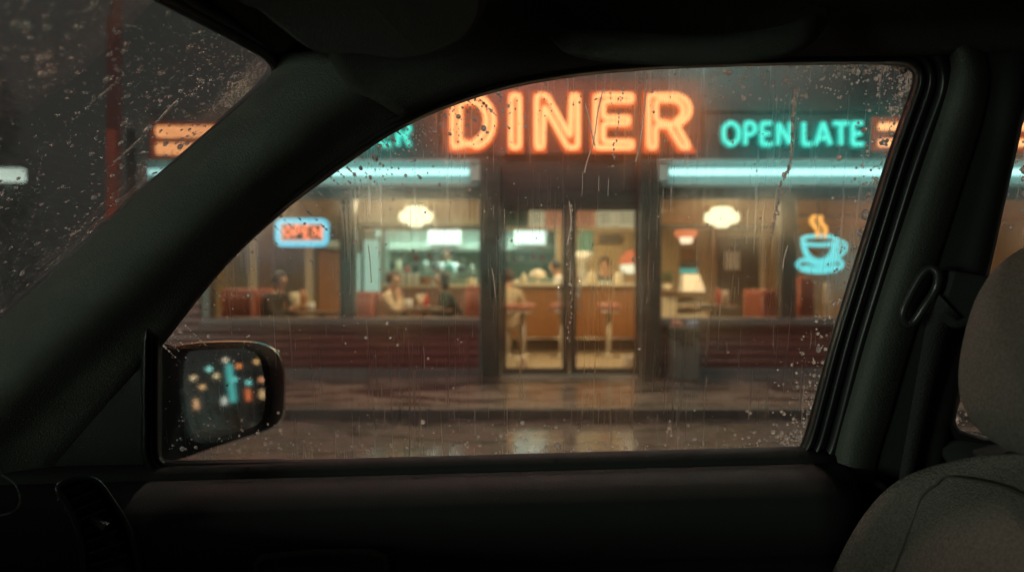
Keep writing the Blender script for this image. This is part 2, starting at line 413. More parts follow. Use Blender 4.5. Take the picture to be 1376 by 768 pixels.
# roof
mb = MB(); mb.box((-.30,-.42,1.565), (2.3,1.0,1.60)); mb.box((-.345,-.42,1.53), (-.315,.97,1.60)); mb.box((-.33,-.42,1.585), (-.28,.97,1.60))
mb.build('roof', M['headliner'], car, bevel=.01)

# --- body side plate (between the openings)
REAR = [Vector(p) for p in [(1270,596),(1286,540),(1306,450),(1326,360),(1344,280),(1362,200),(1376,140),(1410,108),(1450,98),(1700,94),(1960,110),(2010,590),(1700,597)]]
RD = densify([tuple(p) for p in REAR], 4)
outer = [Vector(p) for p in [(-500,1500),(-500,915),(-250,690),(10,452),(110,360),(200,278),(300,192),(350,146),(384,112),(392,92),(386,60),(340,20),(230,-40),(60,-150),(0,-260),(2700,-260),(2700,1500)]]
holes = [offset2(WD, lambda q: 62*wscale(q)), offset2(RD, 8)]
poly_solid([outer]+holes, lambda x, y: S(x, y, .014), (0, .05, .01), 'body_side', M['paint'], car)

# --- B pillar trim
pb = [
 Sy([(1272,60),(1274,90),(1262,135),(1240,200),(1213,280),(1186,360),(1158,450),(1135,530),(1118,590),(1110,640),(1104,700),(1090,800)], .016),
 Sy([(1278,60),(1281,90),(1269,137),(1248,202),(1221,282),(1194,362),(1166,452),(1143,532),(1126,592),(1118,642),(1112,700),(1098,800)], -.012),
 Sy([(1288,60),(1294,95),(1284,142),(1263,206),(1236,288),(1209,368),(1181,458),(1158,538),(1141,598),(1134,645),(1126,700),(1112,800)], -.030),
 Sy([(1302,60),(1310,100),(1301,150),(1281,216),(1254,298),(1227,378),(1199,468),(1176,548),(1159,606),(1150,650),(1141,700),(1128,800)], -.030),
 Sy([(1318,60),(1326,105),(1318,158),(1298,224),(1272,306),(1246,386),(1218,476),(1195,556),(1178,612),(1170,655),(1160,705),(1150,800)], -.016),
 Sy([(1336,60),(1341,110),(1335,170),(1318,240),(1296,320),(1275,400),(1250,480),(1230,560),(1215,620),(1205,660),(1195,710),(1185,800)], -.012),
 Sy([(1376,60),(1370,110),(1357,175),(1342,245),(1323,328),(1303,410),(1285,490),(1268,565),(1260,625),(1262,665),(1255,710),(1245,800)], -.012),
 Sy([(1386,60),(1380,110),(1368,180),(1352,250),(1334,332),(1315,415),(1296,495),(1279,568),(1268,628),(1276,668),(1268,715),(1260,800)], .02)]
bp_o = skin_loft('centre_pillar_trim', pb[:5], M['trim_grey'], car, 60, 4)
skin_loft('belt_panel', [[v+Vector((0,.003,0)) for v in pb[4]]]+pb[5:], M['trim_black'], bp_o, 60, 4)  # real separate panel; its blacker plastic also stands in for shade beside the ridge
# lower cover with its seam
lw = [[v+Vector((0, -.004, 0)) for v in c[8:]] for c in pb]
lw = [resample(cr(c, 4), 12)[2:] for c in lw]
skin_loft('lower_pillar_cover', lw, M['trim_dark'], bp_o, 20, 4)

# belt guide, cover, webbing
belt_e = MB()
c0 = [S(1250,360,-.05), S(1260,368,-.055), S(1257,388,-.055), S(1242,412,-.055), S(1228,432,-.052), S(1217,434,-.05), S(1213,420,-.05), S(1223,396,-.048), S(1238,370,-.048)]
belt_e.tube(cr(c0, 4, True), .0052, True, 10)
sb = belt_e.build('belt_guide', M['dring'], car, True)
mb = MB()
cv = [S(1258,362,-.02), S(1312,372,-.02), S(1322,400,-.02), S(1318,432,-.02), S(1262,440,-.02), S(1240,420,-.02)]
mb.add(cv+[v+Vector((0, -.035, 0)) for v in cv], [tuple(range(6)), tuple(range(11, 5, -1))]+[(i, (i+1) % 6, 6+(i+1) % 6, 6+i) for i in range(6)])
mb.build('guide_cover', M['trim_black'], sb, bevel=.006)
mb = MB()
wb = [(1262,395,1290,425,-.06),(1246,430,1278,440,-.045),(1236,480,1266,484,-.035),(1222,560,1246,564,-.03),(1208,640,1228,644,-.03),(1196,720,1214,722,-.03),(1186,800,1204,800,-.03)]
L1 = [S(a, b, d) for a, b, c, e, d in wb]; R1 = [S(c, e, d) for a, b, c, e, d in wb]
L1 = cr(L1, 4); R1 = cr(R1, 4); n = len(L1)
mb.add(L1+R1, [(i, i+1, n+i+1, n+i) for i in range(n-1)])
o = mb.build('belt_webbing', M['webbing'], sb, True); so = o.modifiers.new('t', 'SOLIDIFY'); so.thickness = .0016
mb = MB(); mb.tube(cr([S(1172,655,-.03), S(1180,652,-.045), S(1188,662,-.045), S(1184,680,-.04), S(1176,690,-.03)], 4), .007, n=10)
mb.build('belt_anchor', M['dring'], sb, True)

# --- rear door: trim, frame, glass
mb = MB()
p2 = [(1.07,.955),(1.06,.995),(1.046,1.0),(1.036,.994),(1.02,.985),(1.0,.97),(.985,.94),(.985,.4)]
pts = cr([Vector((0, a, b)) for a, b in p2], 3); n = len(pts); xs = [.56+i*.06 for i in range(20)]
mb.add([(x, p.y, p.z-.003) for x in xs for p in pts], [(i*n+k, i*n+k+1, (i+1)*n+k+1, (i+1)*n+k) for i in range(19) for k in range(n-1)])
rdo = mb.build('rear_door_trim', M['trim_black'], car, True)
so = rdo.modifiers.new('t', 'SOLIDIFY'); so.thickness = .01
ring('rear_window_frame', RD, [(-2,.014),(1,.004),(5,-.004),(9,.004),(20,.012)], M['rubber'], rdo, n_sc=lambda p: 1.0)
pane('rear_window_glass', [S(p.x, p.y, .015) for p in offset2(RD, 3)], side_n*.004, [M['clear'], M['film_side']], rdo)

# --- sun visor stowed against the header
def slab(name, q, ya, yb, mat, parent, bev, th=.022):
    """rounded slab whose depth runs from ya (bottom row) to yb (top row)"""
    b0, b1 = max(p[1] for p in q), min(p[1] for p in q)
    pts = cr([Vector((a, b, 0)) for a, b in q], 5, True)
    f = [P(p.x, p.y, ya+(yb-ya)*(b0-p.y)/(b0-b1)) for p in pts]; N = len(f); nn = (f[N//3]-f[0]).cross(f[2*N//3]-f[0]).normalized()
    if nn.y < 0: nn = -nn
    mb = MB(); mb.add(f+[v+nn*th for v in f], [tuple(range(N)), tuple(range(2*N-1, N-1, -1))]+[(i, (i+1) % N, N+(i+1) % N, N+i) for i in range(N)])
    return mb.build(name, mat, parent, False, bev)
vis = slab('sun_visor', [(300,-60),(318,2),(345,18),(378,44),(408,66),(436,77),(480,76),(530,82),(580,76),(625,56),(648,30),(655,0),(655,-60)], .80, .62, M['headliner'], car, .008)
slab('airbag_label', [(494,-30),(494,5),(512,19),(530,12),(562,1),(566,-30)], .722, .66, M['whitish'], vis, .0005, .0012)
# grab handle over the door
mb = MB(); mb.tube(cr([S(748,14,-.09), S(752,36,-.095), S(775,54,-.115), S(830,63,-.125), S(920,68,-.128), S(1010,63,-.125), S(1070,50,-.115), S(1092,32,-.095), S(1095,12,-.09)], 5), .011, n=10, flat=1.5, fl_axis=(0,0,1))
mb.build('grab_handle', M['headliner'], car, True)

# --- door mirror (outside, beyond the pane)
mc = P(307, 528, 1.22); MN = Vector((-.60, 0, 0))
d_in = (mc-Vector((0, 0, EYE))).normalized()
refl = Vector((.955, .29, .0)).normalized()
MNv = (refl-d_in).normalized()
def MM(px, py, off=0): return PL(px, py, mc-MNv*off, MNv)
hs = [(214,470),(222,466),(262,459),(320,457),(355,461),(375,474),(383,500),(384,535),(381,560),(368,574),(330,588),(285,603),(245,617),(225,622),(214,622)]
def fan(mb, A, B):
    N = len(A); mb.add(A+B, [(i, (i+1) % N, N+(i+1) % N, N+i) for i in range(N)])
mir = None
hp = cr([Vector((a, b, 0)) for a, b in hs], 4, True)
ctr = Vector((300, 530, 0))
mb = MB(); rowsm = []
gls = [(251,477),(262,471),(300,469),(338,470),(355,478),(362,500),(365,530),(363,555),(353,570),(320,581),(280,587),(262,584),(254,565),(249,535),(247,505)]
gp = cr([Vector((a, b, 0)) for a, b in gls], 4, True)
back = -MNv
gout = [MM(p.x, p.y, .012) for p in gp]
g2 = [MM(p.x+(p.x-ctr.x)*.02, p.y+(p.y-ctr.y)*.02, .0) for p in gp]
h0 = [MM(ctr.x+(p.x-ctr.x)*.97, ctr.y+(p.y-ctr.y)*.97, -.004) for p in hp]
h1 = [MM(p.x, p.y, .008) for p in hp]
h2 = [MM(ctr.x+(p.x-ctr.x)*.98, ctr.y+(p.y-ctr.y)*.98, .045) for p in hp]
h3 = [MM(ctr.x+(p.x-ctr.x)*.78, ctr.y+(p.y-ctr.y)*.78, .085) for p in hp]
h4 = [MM(ctr.x+(p.x-ctr.x)*.3, ctr.y+(p.y-ctr.y)*.3, .105) for p in hp]
N = len(hp)
def nearest_fan(A, B):   # bridge two loops with different vertex placement by resampling B on A's angles
    pass
g2r = resample(g2+[g2[0]], N+1)[:-1]; gor = resample(gout+[gout[0]], N+1)[:-1]
def align(A, B):
    k = min(range(len(B)), key=lambda j: (B[j]-A[0]).length); return B[k:]+B[:k]
g2r = align(h0, g2r); gor = align(g2r, gor)
fan(mb, gor, g2r); fan(mb, g2r, h0); fan(mb, h0, h1); fan(mb, h1, h2); fan(mb, h2, h3); fan(mb, h3, h4); mb.add(h4, [tuple(range(N))])
mir = mb.build('door_mirror', M['paint'], car, True)
mb = MB(); G = [MM(p.x, p.y, .008) for p in gp]; Gb = [v-MNv*.003 for v in G]
N2 = len(G); mb.add(G+Gb, [tuple(range(N2)), tuple(range(2*N2-1, N2-1, -1))]+[(i, (i+1) % N2, N2+(i+1) % N2, N2+i) for i in range(N2)])
mb.build('mirror_glass', M['mirror'], mir)

# --- dashboard end, top pad and vent
mb = MB()
def dprof(s, oy):
    return [(-.86,.99),(-.70,.975),(-.60,.962),(-.56,.945),(-.54,.91),(-.53,.85),(-.54,.78),(-.58,.66),(-.60,.45)]
rowsd = []
for y, dx, dz in [(-.35,0,.0),(.2,0,0),(.5,.0,0),(.68,0,0),(.78,-.006,-.003),(.835,-.02,-.012),(.865,-.05,-.035),(.88,-.10,-.09)]:
    rowsd.append([Vector((a+dx-.04, y, b+dz-.035)) for a, b in dprof(0, 0)])
dash = skin_loft('dashboard', rowsd, M['dash'], car, 40, 4, .01)
mb = MB()
vo = [(78,655),(100,644),(128,645),(150,672),(170,705),(180,740),(184,790),(118,790),(112,745),(104,708),(92,680)]
vp = cr([Vector((a, b, 0)) for a, b in vo], 4, True)
vc = P(130, 710, .90); vn = Vector((.75, -.66, .1)).normalized()
V = lambda a, b, off=0: PL(a, b, vc-vn*off, vn)
R0 = [V(p.x, p.y) for p in vp]; mb.tube(R0, .0035, True, 8)
f = [V(p.x, p.y, .025) for p in vp]; N = len(f); mb.add(f+R0, [tuple(range(N))]+[(i, (i+1) % N, N+(i+1) % N, N+i) for i in range(N)])
vent = mb.build('air_vent', M['rubber'], dash, True)
for k, (a, b, c, d) in enumerate([(80,663,120,647),(90,674,131,657),(98,687,137,670),(106,699,143,683),(111,713,150,697),(116,728,158,712),(118,744,166,728),(120,760,172,745)]):
    A, B = V(a, b, .004), V(c, d, .004); t = (B-A).normalized(); u = vn*.8+Vector((0,0,.6)); u = (u-t*u.dot(t)).normalized(); w = t.cross(u)
    s = MB(); s.obox((A+B)/2-u*.008, ((B-A).length/2, .010, .0014), Matrix((t, u, w)).transposed()); s.build('vent_slat', M['trim_dark'], vent, bevel=.0008)
mb = MB(); A = V(133,702,-.004); mb.obox(A, (.010,.004,.004), Matrix.Rotation(.5,3,'Y')); mb.build('vent_tab', M['dring'], vent, bevel=.0015)
# pad seam on the dash
mb = MB(); mb.tube(cr([P(-20,694,.78), P(10,690,.78), P(24,681,.785), P(27,668,.79), P(20,650,.8), P(2,637,.82)], 4), .0007); mb.build('pad_seam', M['trim_dark'], dash, True)

# --- seat
seat = empty('front_seat', (.45, .72, .3)); seat.parent = car
# headrest: a rounded cushion built up in slices from its front face to its back
def stack(name, loops, mat, parent, sub=3):
    """closed loops of equal length lofted smoothly, ends capped"""
    N = len(loops[0]); cols = [cr([l[i] for l in loops], sub) for i in range(N)]; m = len(cols[0]); mb = MB()
    mb.add([cols[i][j] for j in range(m) for i in range(N)], [(j*N+i, j*N+(i+1) % N, (j+1)*N+(i+1) % N, (j+1)*N+i) for j in range(m-1) for i in range(N)]+[tuple(range(N)), tuple((m-1)*N+k for k in range(N))])
    return mb.build(name, mat, parent, True)
def sup(c, s, n=2.6): return math.copysign(abs(c)**(2/n), c), math.copysign(abs(s)**(2/n), s)
loops = []
for x, k, dz in [(.452,.10,.0),(.453,.40,0),(.458,.68,0),(.468,.86,0),(.485,.97,0),(.510,1.0,0),(.540,.97,0),(.560,.86,0),(.570,.6,0),(.572,.1,0)]:
    l = []
    for i in range(48):
        a = 2*PI*i/48; c_, s_ = sup(math.cos(a), math.sin(a), 2.5)
        yy = .137*k*c_; zz = .103*k*s_
        l.append(Vector((x+.018*(zz/.1)+.012*(yy/.137)**2, .72+yy*(1-.05*s_), 1.145+zz+dz)))
    loops.append(l)
head = stack('headrest', loops, M['seat'], seat)
for yy in (.66, .78):
    mb = MB(); mb.tube([(.505, yy, .98), (.512, yy, 1.06)], .006, n=10); mb.build('headrest_post', M['dring'], seat, True)
def seat_prof(z):            # half width, front x of the seat back at height z
    t = max(0, (z-.80)/.238); w = .262*(1-t**3.2)**.42 if t < 1 else .0
    return max(w, .01), .395+.42*(z-.85)+.03*max(0, t)**6
def seat_front(y, z):
    w, x0 = seat_prof(z); u = abs(y-.72)/max(w, .001); u = min(1, u)
    bol = -.030*math.exp(-((u-.78)/.16)**2)*min(1, w/.2)
    return x0+bol+.10*max(0, (u-.80)/.20)**2.2
loops = []
for z in [.38,.50,.62,.72,.80,.86,.90,.935,.965,.988,1.006,1.020,1.030,1.036,1.038]:
    w, x0 = seat_prof(z); l = []; n = 28; th = .13*(1-max(0, (z-.93)/.11)**3*.75)
    for i in range(n+1):
        y = .72+w*math.sin(-PI/2+PI*i/n); u = abs(y-.72)/w
        rx = seat_front(y, z)
        l.append(Vector((rx+(th*.35)*max(0, (z-.97)/.07)**2, y, z)))
    for i in range(n+1):
        y = .72+w*math.sin(PI/2-PI*i/n); u = abs(y-.72)/w
        l.append(Vector((x0+th-(.03)*u**4, y, z)))
    loops.append(l)
back = stack('backrest', loops, M['seat'], seat, 3)
sm = []
for z in [.45,.6,.72,.80,.86,.90,.93,.955,.975,.99,1.0]:
    w, x0 = seat_prof(z); yy = .72+min(.135, w*.62)
    sm.append(Vector((seat_front(yy, z)-.0005, yy, z)))
sm += [Vector((seat_front(.72+k, 1.004)+.0005, .72+k, 1.006)) for k in (.055, .02)]
sm2 = [Vector((v.x, 1.44-v.y, v.z)) for v in sm[::-1]]
mb = MB(); mb.tube(cr(sm+sm2, 4), .0012, n=8); mb.build('seam', M['piping'], back, True)

# ================================================================== THE DINER
FY = 9.75
def mat_lines(name, col, rough, freq, depth, axis='Z', dark=.5, var=.2):
    """boards or ribs running level: grooves across the given axis"""
    m, nt, out = newmat(name); N = nt.nodes.new; L = nt.links.new
    b = N('ShaderNodeBsdfPrincipled'); L(b.outputs[0], out.inputs[0]); b.inputs['Roughness'].default_value = rough
    tc = N('ShaderNodeTexCoord'); wv_ = N('ShaderNodeTexWave'); wv_.bands_direction = axis; wv_.inputs['Scale'].default_value = freq; wv_.wave_profile = 'SIN'
    L(tc.outputs['Object'], wv_.inputs[0])
    rp = N('ShaderNodeMapRange'); L(wv_.outputs[1], rp.inputs[0]); rp.inputs[1].default_value = .0; rp.inputs[2].default_value = .35
    no = N('ShaderNodeTexNoise'); no.inputs['Scale'].default_value = 4; no.inputs['Detail'].default_value = 5; L(tc.outputs['Object'], no.inputs[0])
    c1 = N('ShaderNodeMix'); c1.data_type = 'RGBA'; L(no.outputs[0], c1.inputs[0]); c1.inputs[6].default_value = tuple(c*(1-var) for c in col)+(1,); c1.inputs[7].default_value = tuple(c*(1+var) for c in col)+(1,)
    c2 = N('ShaderNodeMix'); c2.data_type = 'RGBA'; c2.blend_type = 'MULTIPLY'; c2.inputs[0].default_value = 1
    g = N('ShaderNodeMapRange'); L(rp.outputs[0], g.inputs[0]); g.inputs[3].default_value = dark; g.inputs[4].default_value = 1
    L(c1.outputs[2], c2.inputs[6]); L(g.outputs[0], c2.inputs[7]); L(c2.outputs[2], b.inputs['Base Color'])
    bp = N('ShaderNodeBump'); bp.inputs['Strength'].default_value = .8; bp.inputs['Distance'].default_value = depth; L(rp.outputs[0], bp.inputs['Height']); L(bp.outputs[0], b.inputs['Normal'])
    return m
M['fascia'] = pbr('dark_fascia_panel', (.038,.038,.038), .45, .2, 2, .2, 20)
M['fascia_red'] = pbr('oxblood_sign_panel', (.10,.028,.022), .4, .2, 2, .1, 20)
M['canopy'] = pbr('pale_enamel_canopy', (.36,.50,.48), .45, .1, 3)  # teal tint holds part of the tube light in the colour
M['column'] = pbr('wet_metal_column', (.06,.068,.06), .3, .25, 5, .1, 30, metal=.3)
M['tile'] = mat_lines('maroon_ribbed_cladding', (.14,.045,.038), .35, 3.0, .012, 'Z', .35)
M['sill'] = pbr('stone_sill', (.14,.135,.135), .35, .2, 6)
M['wall_tan'] = pbr('tan_plaster', (.48,.36,.20), .8, .1, 2, .1, 30)
M['wall_brown'] = pbr('brown_panelling', (.34,.20,.095), .6, .2, 3, stretch=(8,1,1))
M['wood_orange'] = pbr('orange_wood_veneer', (.36,.155,.055), .45, .2, 3, stretch=(6,6,1))
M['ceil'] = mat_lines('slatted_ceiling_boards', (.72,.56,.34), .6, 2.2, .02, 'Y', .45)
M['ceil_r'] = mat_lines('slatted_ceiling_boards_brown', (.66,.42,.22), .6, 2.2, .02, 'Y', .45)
M['floor'] = pbr('tan_tile_floor', (.42,.33,.21), .4, .15, 3)
M['steel'] = pbr('brushed_steel', (.42,.50,.46), .4, .2, 4, metal=.6)
M['kitchen'] = pbr('pale_green_tile', (.30,.40,.33), .5, .15, 4)
M['dark'] = pbr('dark_trim', (.035,.035,.03), .5)
M['red_vinyl'] = pbr('red_vinyl', (.30,.07,.04), .4, .15, 5)
M['cream'] = pbr('cream_laminate', (.74,.66,.50), .5, .08, 4)
M['white'] = pbr('white_ceramic', (.80,.79,.74), .3, .05, 4)
M['brownwood'] = pbr('dark_wood', (.14,.075,.04), .4, .3, 6)
M['doorbrown'] = pbr('brown_door_paint', (.11,.085,.06), .5, .1, 4)
M['chrome'] = pbr('chrome', (.7,.7,.68), .18, .05, 4, metal=1)
M['ketchup'] = pbr('red_plastic', (.55,.05,.03), .3)
M['teal_panel'] = pbr('teal_panel', (.14,.36,.32), .5)
M['green_scr'] = emit('screen_glow', (.20,.75,.60), .7)
M['leaf'] = pbr('leaf', (.05,.09,.04), .6, .4, 20)
M['bark'] = pbr('bark', (.05,.035,.025), .9, .3, 20, .6, 30)
M['bin'] = pbr('grey_bin', (.13,.13,.115), .5, .2, 6, .2, 20)
M['skin1'] = pbr('skin_warm', (.58,.33,.22), .5, .1, 10)
M['skin2'] = pbr('skin_tan', (.48,.26,.17), .5, .1, 10)
M['hair_br'] = pbr('brown_hair', (.06,.03,.018), .6, .3, 60)
M['hair_bk'] = pbr('black_hair', (.015,.012,.01), .5, .3, 60)
M['cl_cream'] = pbr('cream_knit', (.66,.54,.38), .9, .1, 40, .3, 80)
M['cl_green'] = pbr('dark_green_jacket', (.03,.045,.035), .8, .1, 40)
M['cl_black'] = pbr('black_coat', (.025,.024,.024), .8, .1, 40)
M['cl_white'] = pbr('white_uniform', (.78,.80,.80), .8, .06, 40)
M['cl_blue'] = pbr('pale_blue_shirt', (.42,.60,.66), .8, .06, 40)
M['cl_jean'] = pbr('dark_trousers', (.04,.045,.06), .8, .1, 40)
M['cl_beige'] = pbr('beige_coat', (.50,.40,.27), .9, .06, 40)
M['e_orange'] = emit('orange_neon_tube', (1.0,.40,.15), 2.3)
M['e_orface'] = emit('orange_letter_face', (.95,.125,.03), 1.0)
M['e_teal'] = emit('teal_neon_letters', (.09,.78,.62), 1.75)
M['e_tealface'] = emit('teal_letter_face', (.02,.42,.34), 0.8)
M['e_tube'] = emit('pale_teal_fluorescent', (.50,.97,.92), 2.0)
M['e_blue'] = emit('blue_neon_border', (.17,.63,.80), 1.4)
M['e_pink'] = emit('pink_neon_border', (1.0,.62,.50), 1.05)
M['e_open'] = emit('red_open_letters', (1.0,.24,.10), 2.0)
M['e_openbk'] = emit('glowing_open_backing', (.95,.42,.26), 0.95)
M['e_cup'] = emit('pale_blue_cup_tube', (.17,.80,.82), 1.35)
M['e_steam'] = emit('amber_steam_tube', (1.0,.44,.09), 1.5)
M['e_shade'] = emit('lit_cream_glass', (1.0,.84,.50), 2.4)
M['e_redlamp'] = emit('lit_red_glass', (1.0,.24,.09), 1.1)
M['e_redcore'] = emit('lit_pink_bulb', (1.0,.66,.45), 2.2)
M['e_fluo'] = emit('fluorescent_panel', (.80,1.0,.90), 2.2)
M['e_fridge'] = emit('fridge_light', (.50,.72,.58), 1.0)
M['e_menu'] = emit('lit_menu_board', (.80,.66,.40), 0.9)
M['e_menu2'] = emit('lit_menu_board_red', (.80,.33,.17), 0.8)
M['e_lamp_r'] = emit('added_rosy_globe', (1.0,.33,.25), 1150)
M['e_lamp_t'] = emit('added_sea_green_globe', (.42,.95,.85), 760)
M['e_back'] = emit('neon_glow_on_backing', (.80,.12,.03), .38)  # emission stands in for orange tube light falling on the backing
M['e_lamp'] = emit('street_lamp_globe', (1.0,.84,.66), 420)
M['e_white'] = emit('lit_white_shade', (1.0,.90,.62), 1.7)

def BX(mb, x0, y0, x1, y1, d0, d1, mi=0):
    """a box whose face at depth d0 fills the photo rectangle"""
    a = P(x0, y0, d0); b = P(x1, y1, d0); mb.box((a.x, d0, a.z), (b.x, d1, b.z), mi); return mb
def part(name, mat, parent, rect, d0, d1, bevel=0, smooth=False):
    mb = MB(); BX(mb, *rect, d0, d1); return mb.build(name, mat, parent, smooth, bevel)

din = empty('diner_building', (0, 0, 0), label='single-storey diner with ribbed maroon base walls, big lit windows and glazed double doors', cat='diner')
Z0 = .10
# upper facade
part('parapet', M['fascia'], din, (560, 40, 1165, 208), FY+.22, FY+.75, .01)
part('fascia', M['fascia'], din, (182, 150, 590, 262), FY+.02, FY+.60, .01)
part('fascia', M['fascia'], din, (945, 150, 1640, 262), FY+.02, FY+.60, .01)
part('fascia', M['fascia_red'], din, (590.5, 208, 944.5, 214), FY+.02, FY+.60)
part('fascia', M['dark'], din, (590.5, 214.5, 944.5, 262), FY+.06, FY+.60)
part('coping', M['column'], din, (178, 146, 596, 150.5), FY-.02, FY+.62, .006)
part('coping', M['column'], din, (939, 146, 1645, 150.5), FY-.02, FY+.62, .006)
# low walls with sills
for (a, b) in ((270, 660), (875, 1640)):
    w_ = part('wall', M['tile'], din, (a, 437, b, 494), FY, FY+.22)
    part('plinth', M['sill'], din, (a, 494.3, b, 507), FY-.03, FY+.22, .006)
    part('sill', M['sill'], din, (a-2, 427, b+2, 436.6), FY-.08, FY+.26, .008)
part('wall', M['tile'], din, (182, 262.5, 269, 507), FY, FY+.3)
# columns and mullions
for (a, b, z0, z1, d) in ((456, 476, 262, 427, .0), (644, 673, 214, 507, -.14), (860, 889, 214, 507, -.14), (1050, 1071, 262, 427, 0), (1262, 1284, 262, 427, 0), (1470, 1496, 214, 507, -.14), (270, 283, 262, 427, 0)):
    part('column', M['column'], din, (a, z0, b, z1), FY+d, FY+.20, .012)
# head bars and glazing
for (a, b) in ((283, 456), (476, 644), (889, 1050), (1071, 1262), (1284, 1470)):
    fr_ = part('window', M['column'], din, (a+.3, 262.3, b-.3, 267), FY+.05, FY+.12, .004)
    mb = MB(); BX(mb, a, 267, b, 427, FY+.10, FY+.108); mb.build('pane', M['shopglass'], fr_)
# transom over the doors
tr_ = part('transom', M['column'], din, (673.5, 259, 859.5, 278), FY+.03, FY+.12, .004)
mb = MB(); BX(mb, 674, 215, 859, 259, FY+.02, FY+.05); mb.build('transom_panel', M['dark'], tr_)
# double doors
for (a, b, hx) in ((674, 764.5, 752), (765.5, 859, 778)):
    d_ = MB()
    BX(d_, a, 278.5, a+(6 if a < 700 else 9), 503, FY+.04, FY+.09); BX(d_, b-(9 if a < 700 else 6), 278.5, b, 503, FY+.04, FY+.09)
    BX(d_, a+6, 278.5, b-6, 283, FY+.042, FY+.088); BX(d_, a+6, 494, b-6, 503, FY+.042, FY+.088)
    d_ = d_.build('door', M['dark'], din, bevel=.004)
    mb = MB(); BX(mb, a+6, 283, b-6, 494, FY+.06, FY+.067); mb.build('pane', M['shopglass'], d_)
    mb = MB(); mb.tube([P(hx, 372, FY+.02), P(hx, 372, FY-.03), P(hx, 420, FY-.03), P(hx, 420, FY+.02)], .014, n=10); mb.build('handle', M['chrome'], d_, True)
part('threshold', M['steel'], din, (673, 503.4, 860, 508), FY-.02, FY+.24)
# shell: floor, side walls, back wall, ceilings, roof
XA, XB, YB = -4.85, 9.0, 15.2
def wbox(name, mat, a, b, parent=din, bevel=0): mb = MB(); mb.box(a, b); return mb.build(name, mat, parent, bevel=bevel)
wbox('interior_floor', M['floor'], (XA, FY+.23, .02), (XB, 18.6, .104))
wbox('side_wall', M['wall_tan'], (XA-.2, FY+.3, .1), (XA, 18.6, 3.2)); wbox('side_wall', M['wall_tan'], (XB, FY+.3, .1), (XB+.2, 18.6, 3.2))
xk0, xk1 = P(474, 0, YB).x, P(747, 0, YB).x
zk0, zk1 = P(0, 374, YB).z, P(0, 308.5, YB).z
wbox('back_wall', M['wall_tan'], (XA, YB, .1), (xk0, YB+.15, 2.8))
wbox('back_wall', M['wall_tan'], (xk1, YB, .1), (XB, YB+.15, 2.8))
wbox('back_wall', M['kitchen'], (xk0, YB, .1), (xk1, YB+.15, zk0))
wbox('back_wall', M['wall_brown'], (xk0, YB, zk1), (xk1, YB+.15, 2.8))
cz = 2.34
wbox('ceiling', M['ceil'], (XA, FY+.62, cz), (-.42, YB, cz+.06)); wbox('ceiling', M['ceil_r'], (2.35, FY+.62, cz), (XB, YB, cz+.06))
wbox('ceiling', M['wall_brown'], (-.42, FY+.62, cz), (2.35, 12.0, cz+.06)); wbox('ceiling', M['wall_brown'], (-.42, 12.0, 2.78), (2.35, YB, 2.84))
wbox('ceiling', M['wall_tan'], (-.48, 12.0, cz+.061), (-.42, YB, 2.84)); wbox('ceiling', M['wall_tan'], (2.35, 12.0, cz+.061), (2.41, YB, 2.84))
wbox('roof', M['fascia'], (XA-.25, FY+.60, 3.2), (XB+.25, 18.8, 3.3))
# dark trim beam across the room, and one over the right-hand room
wbox('ceiling_beam', M['dark'], (P(476,0,12.6).x, 12.6, P(0,308,12.6).z), (P(648,0,12.6).x, 12.75, P(0,302.5,12.6).z))
wbox('ceiling_beam', M['dark'], (P(880,0,12.6).x, 12.6, P(0,306.5,12.6).z), (P(1056,0,12.6).x, 12.75, P(0,302,12.6).z))
wbox('ceiling_beam', M['dark'], (P(1071,0,12.6).x, 12.6, P(0,291,12.6).z), (P(1290,0,12.6).x, 12.75, P(0,284,12.6).z))
# kitchen behind the pass
KY = 18.4
wbox('kitchen_wall', M['kitchen'], (xk0-1.2, KY, .1), (xk1+1.0, KY+.1, 2.9)); wbox('kitchen_wall', M['kitchen'], (xk0-1.25, YB+.16, .1), (xk0-1.15, KY, 2.9)); wbox('kitchen_wall', M['kitchen'], (xk1+.9, YB+.16, .1), (xk1+1.0, KY, 2.9))
wbox('kitchen_ceiling', M['kitchen'], (xk0-1.2, YB+.16, 2.80), (xk1+1.0, KY, 2.9))
wbox('partition', M['wood_orange'], (P(428,0,13.2).x, 13.2, .1), (P(462,0,13.2).x, 13.3, P(0,336,13.2).z), bevel=.01)
wbox('partition', M['wall_brown'], (P(341,0,14.0).x, 14.0, .1), (P(366,0,14.0).x, 14.1, 2.3), bevel=.01)
wbox('pilaster', M['cream'], (P(334,0,13.4).x, 13.4, .1), (P(344,0,13.4).x, 13.5, 2.33))
wbox('pilaster', M['cream'], (P(410,0,13.4).x, 13.4, .1), (P(420,0,13.4).x, 13.5, 2.33))

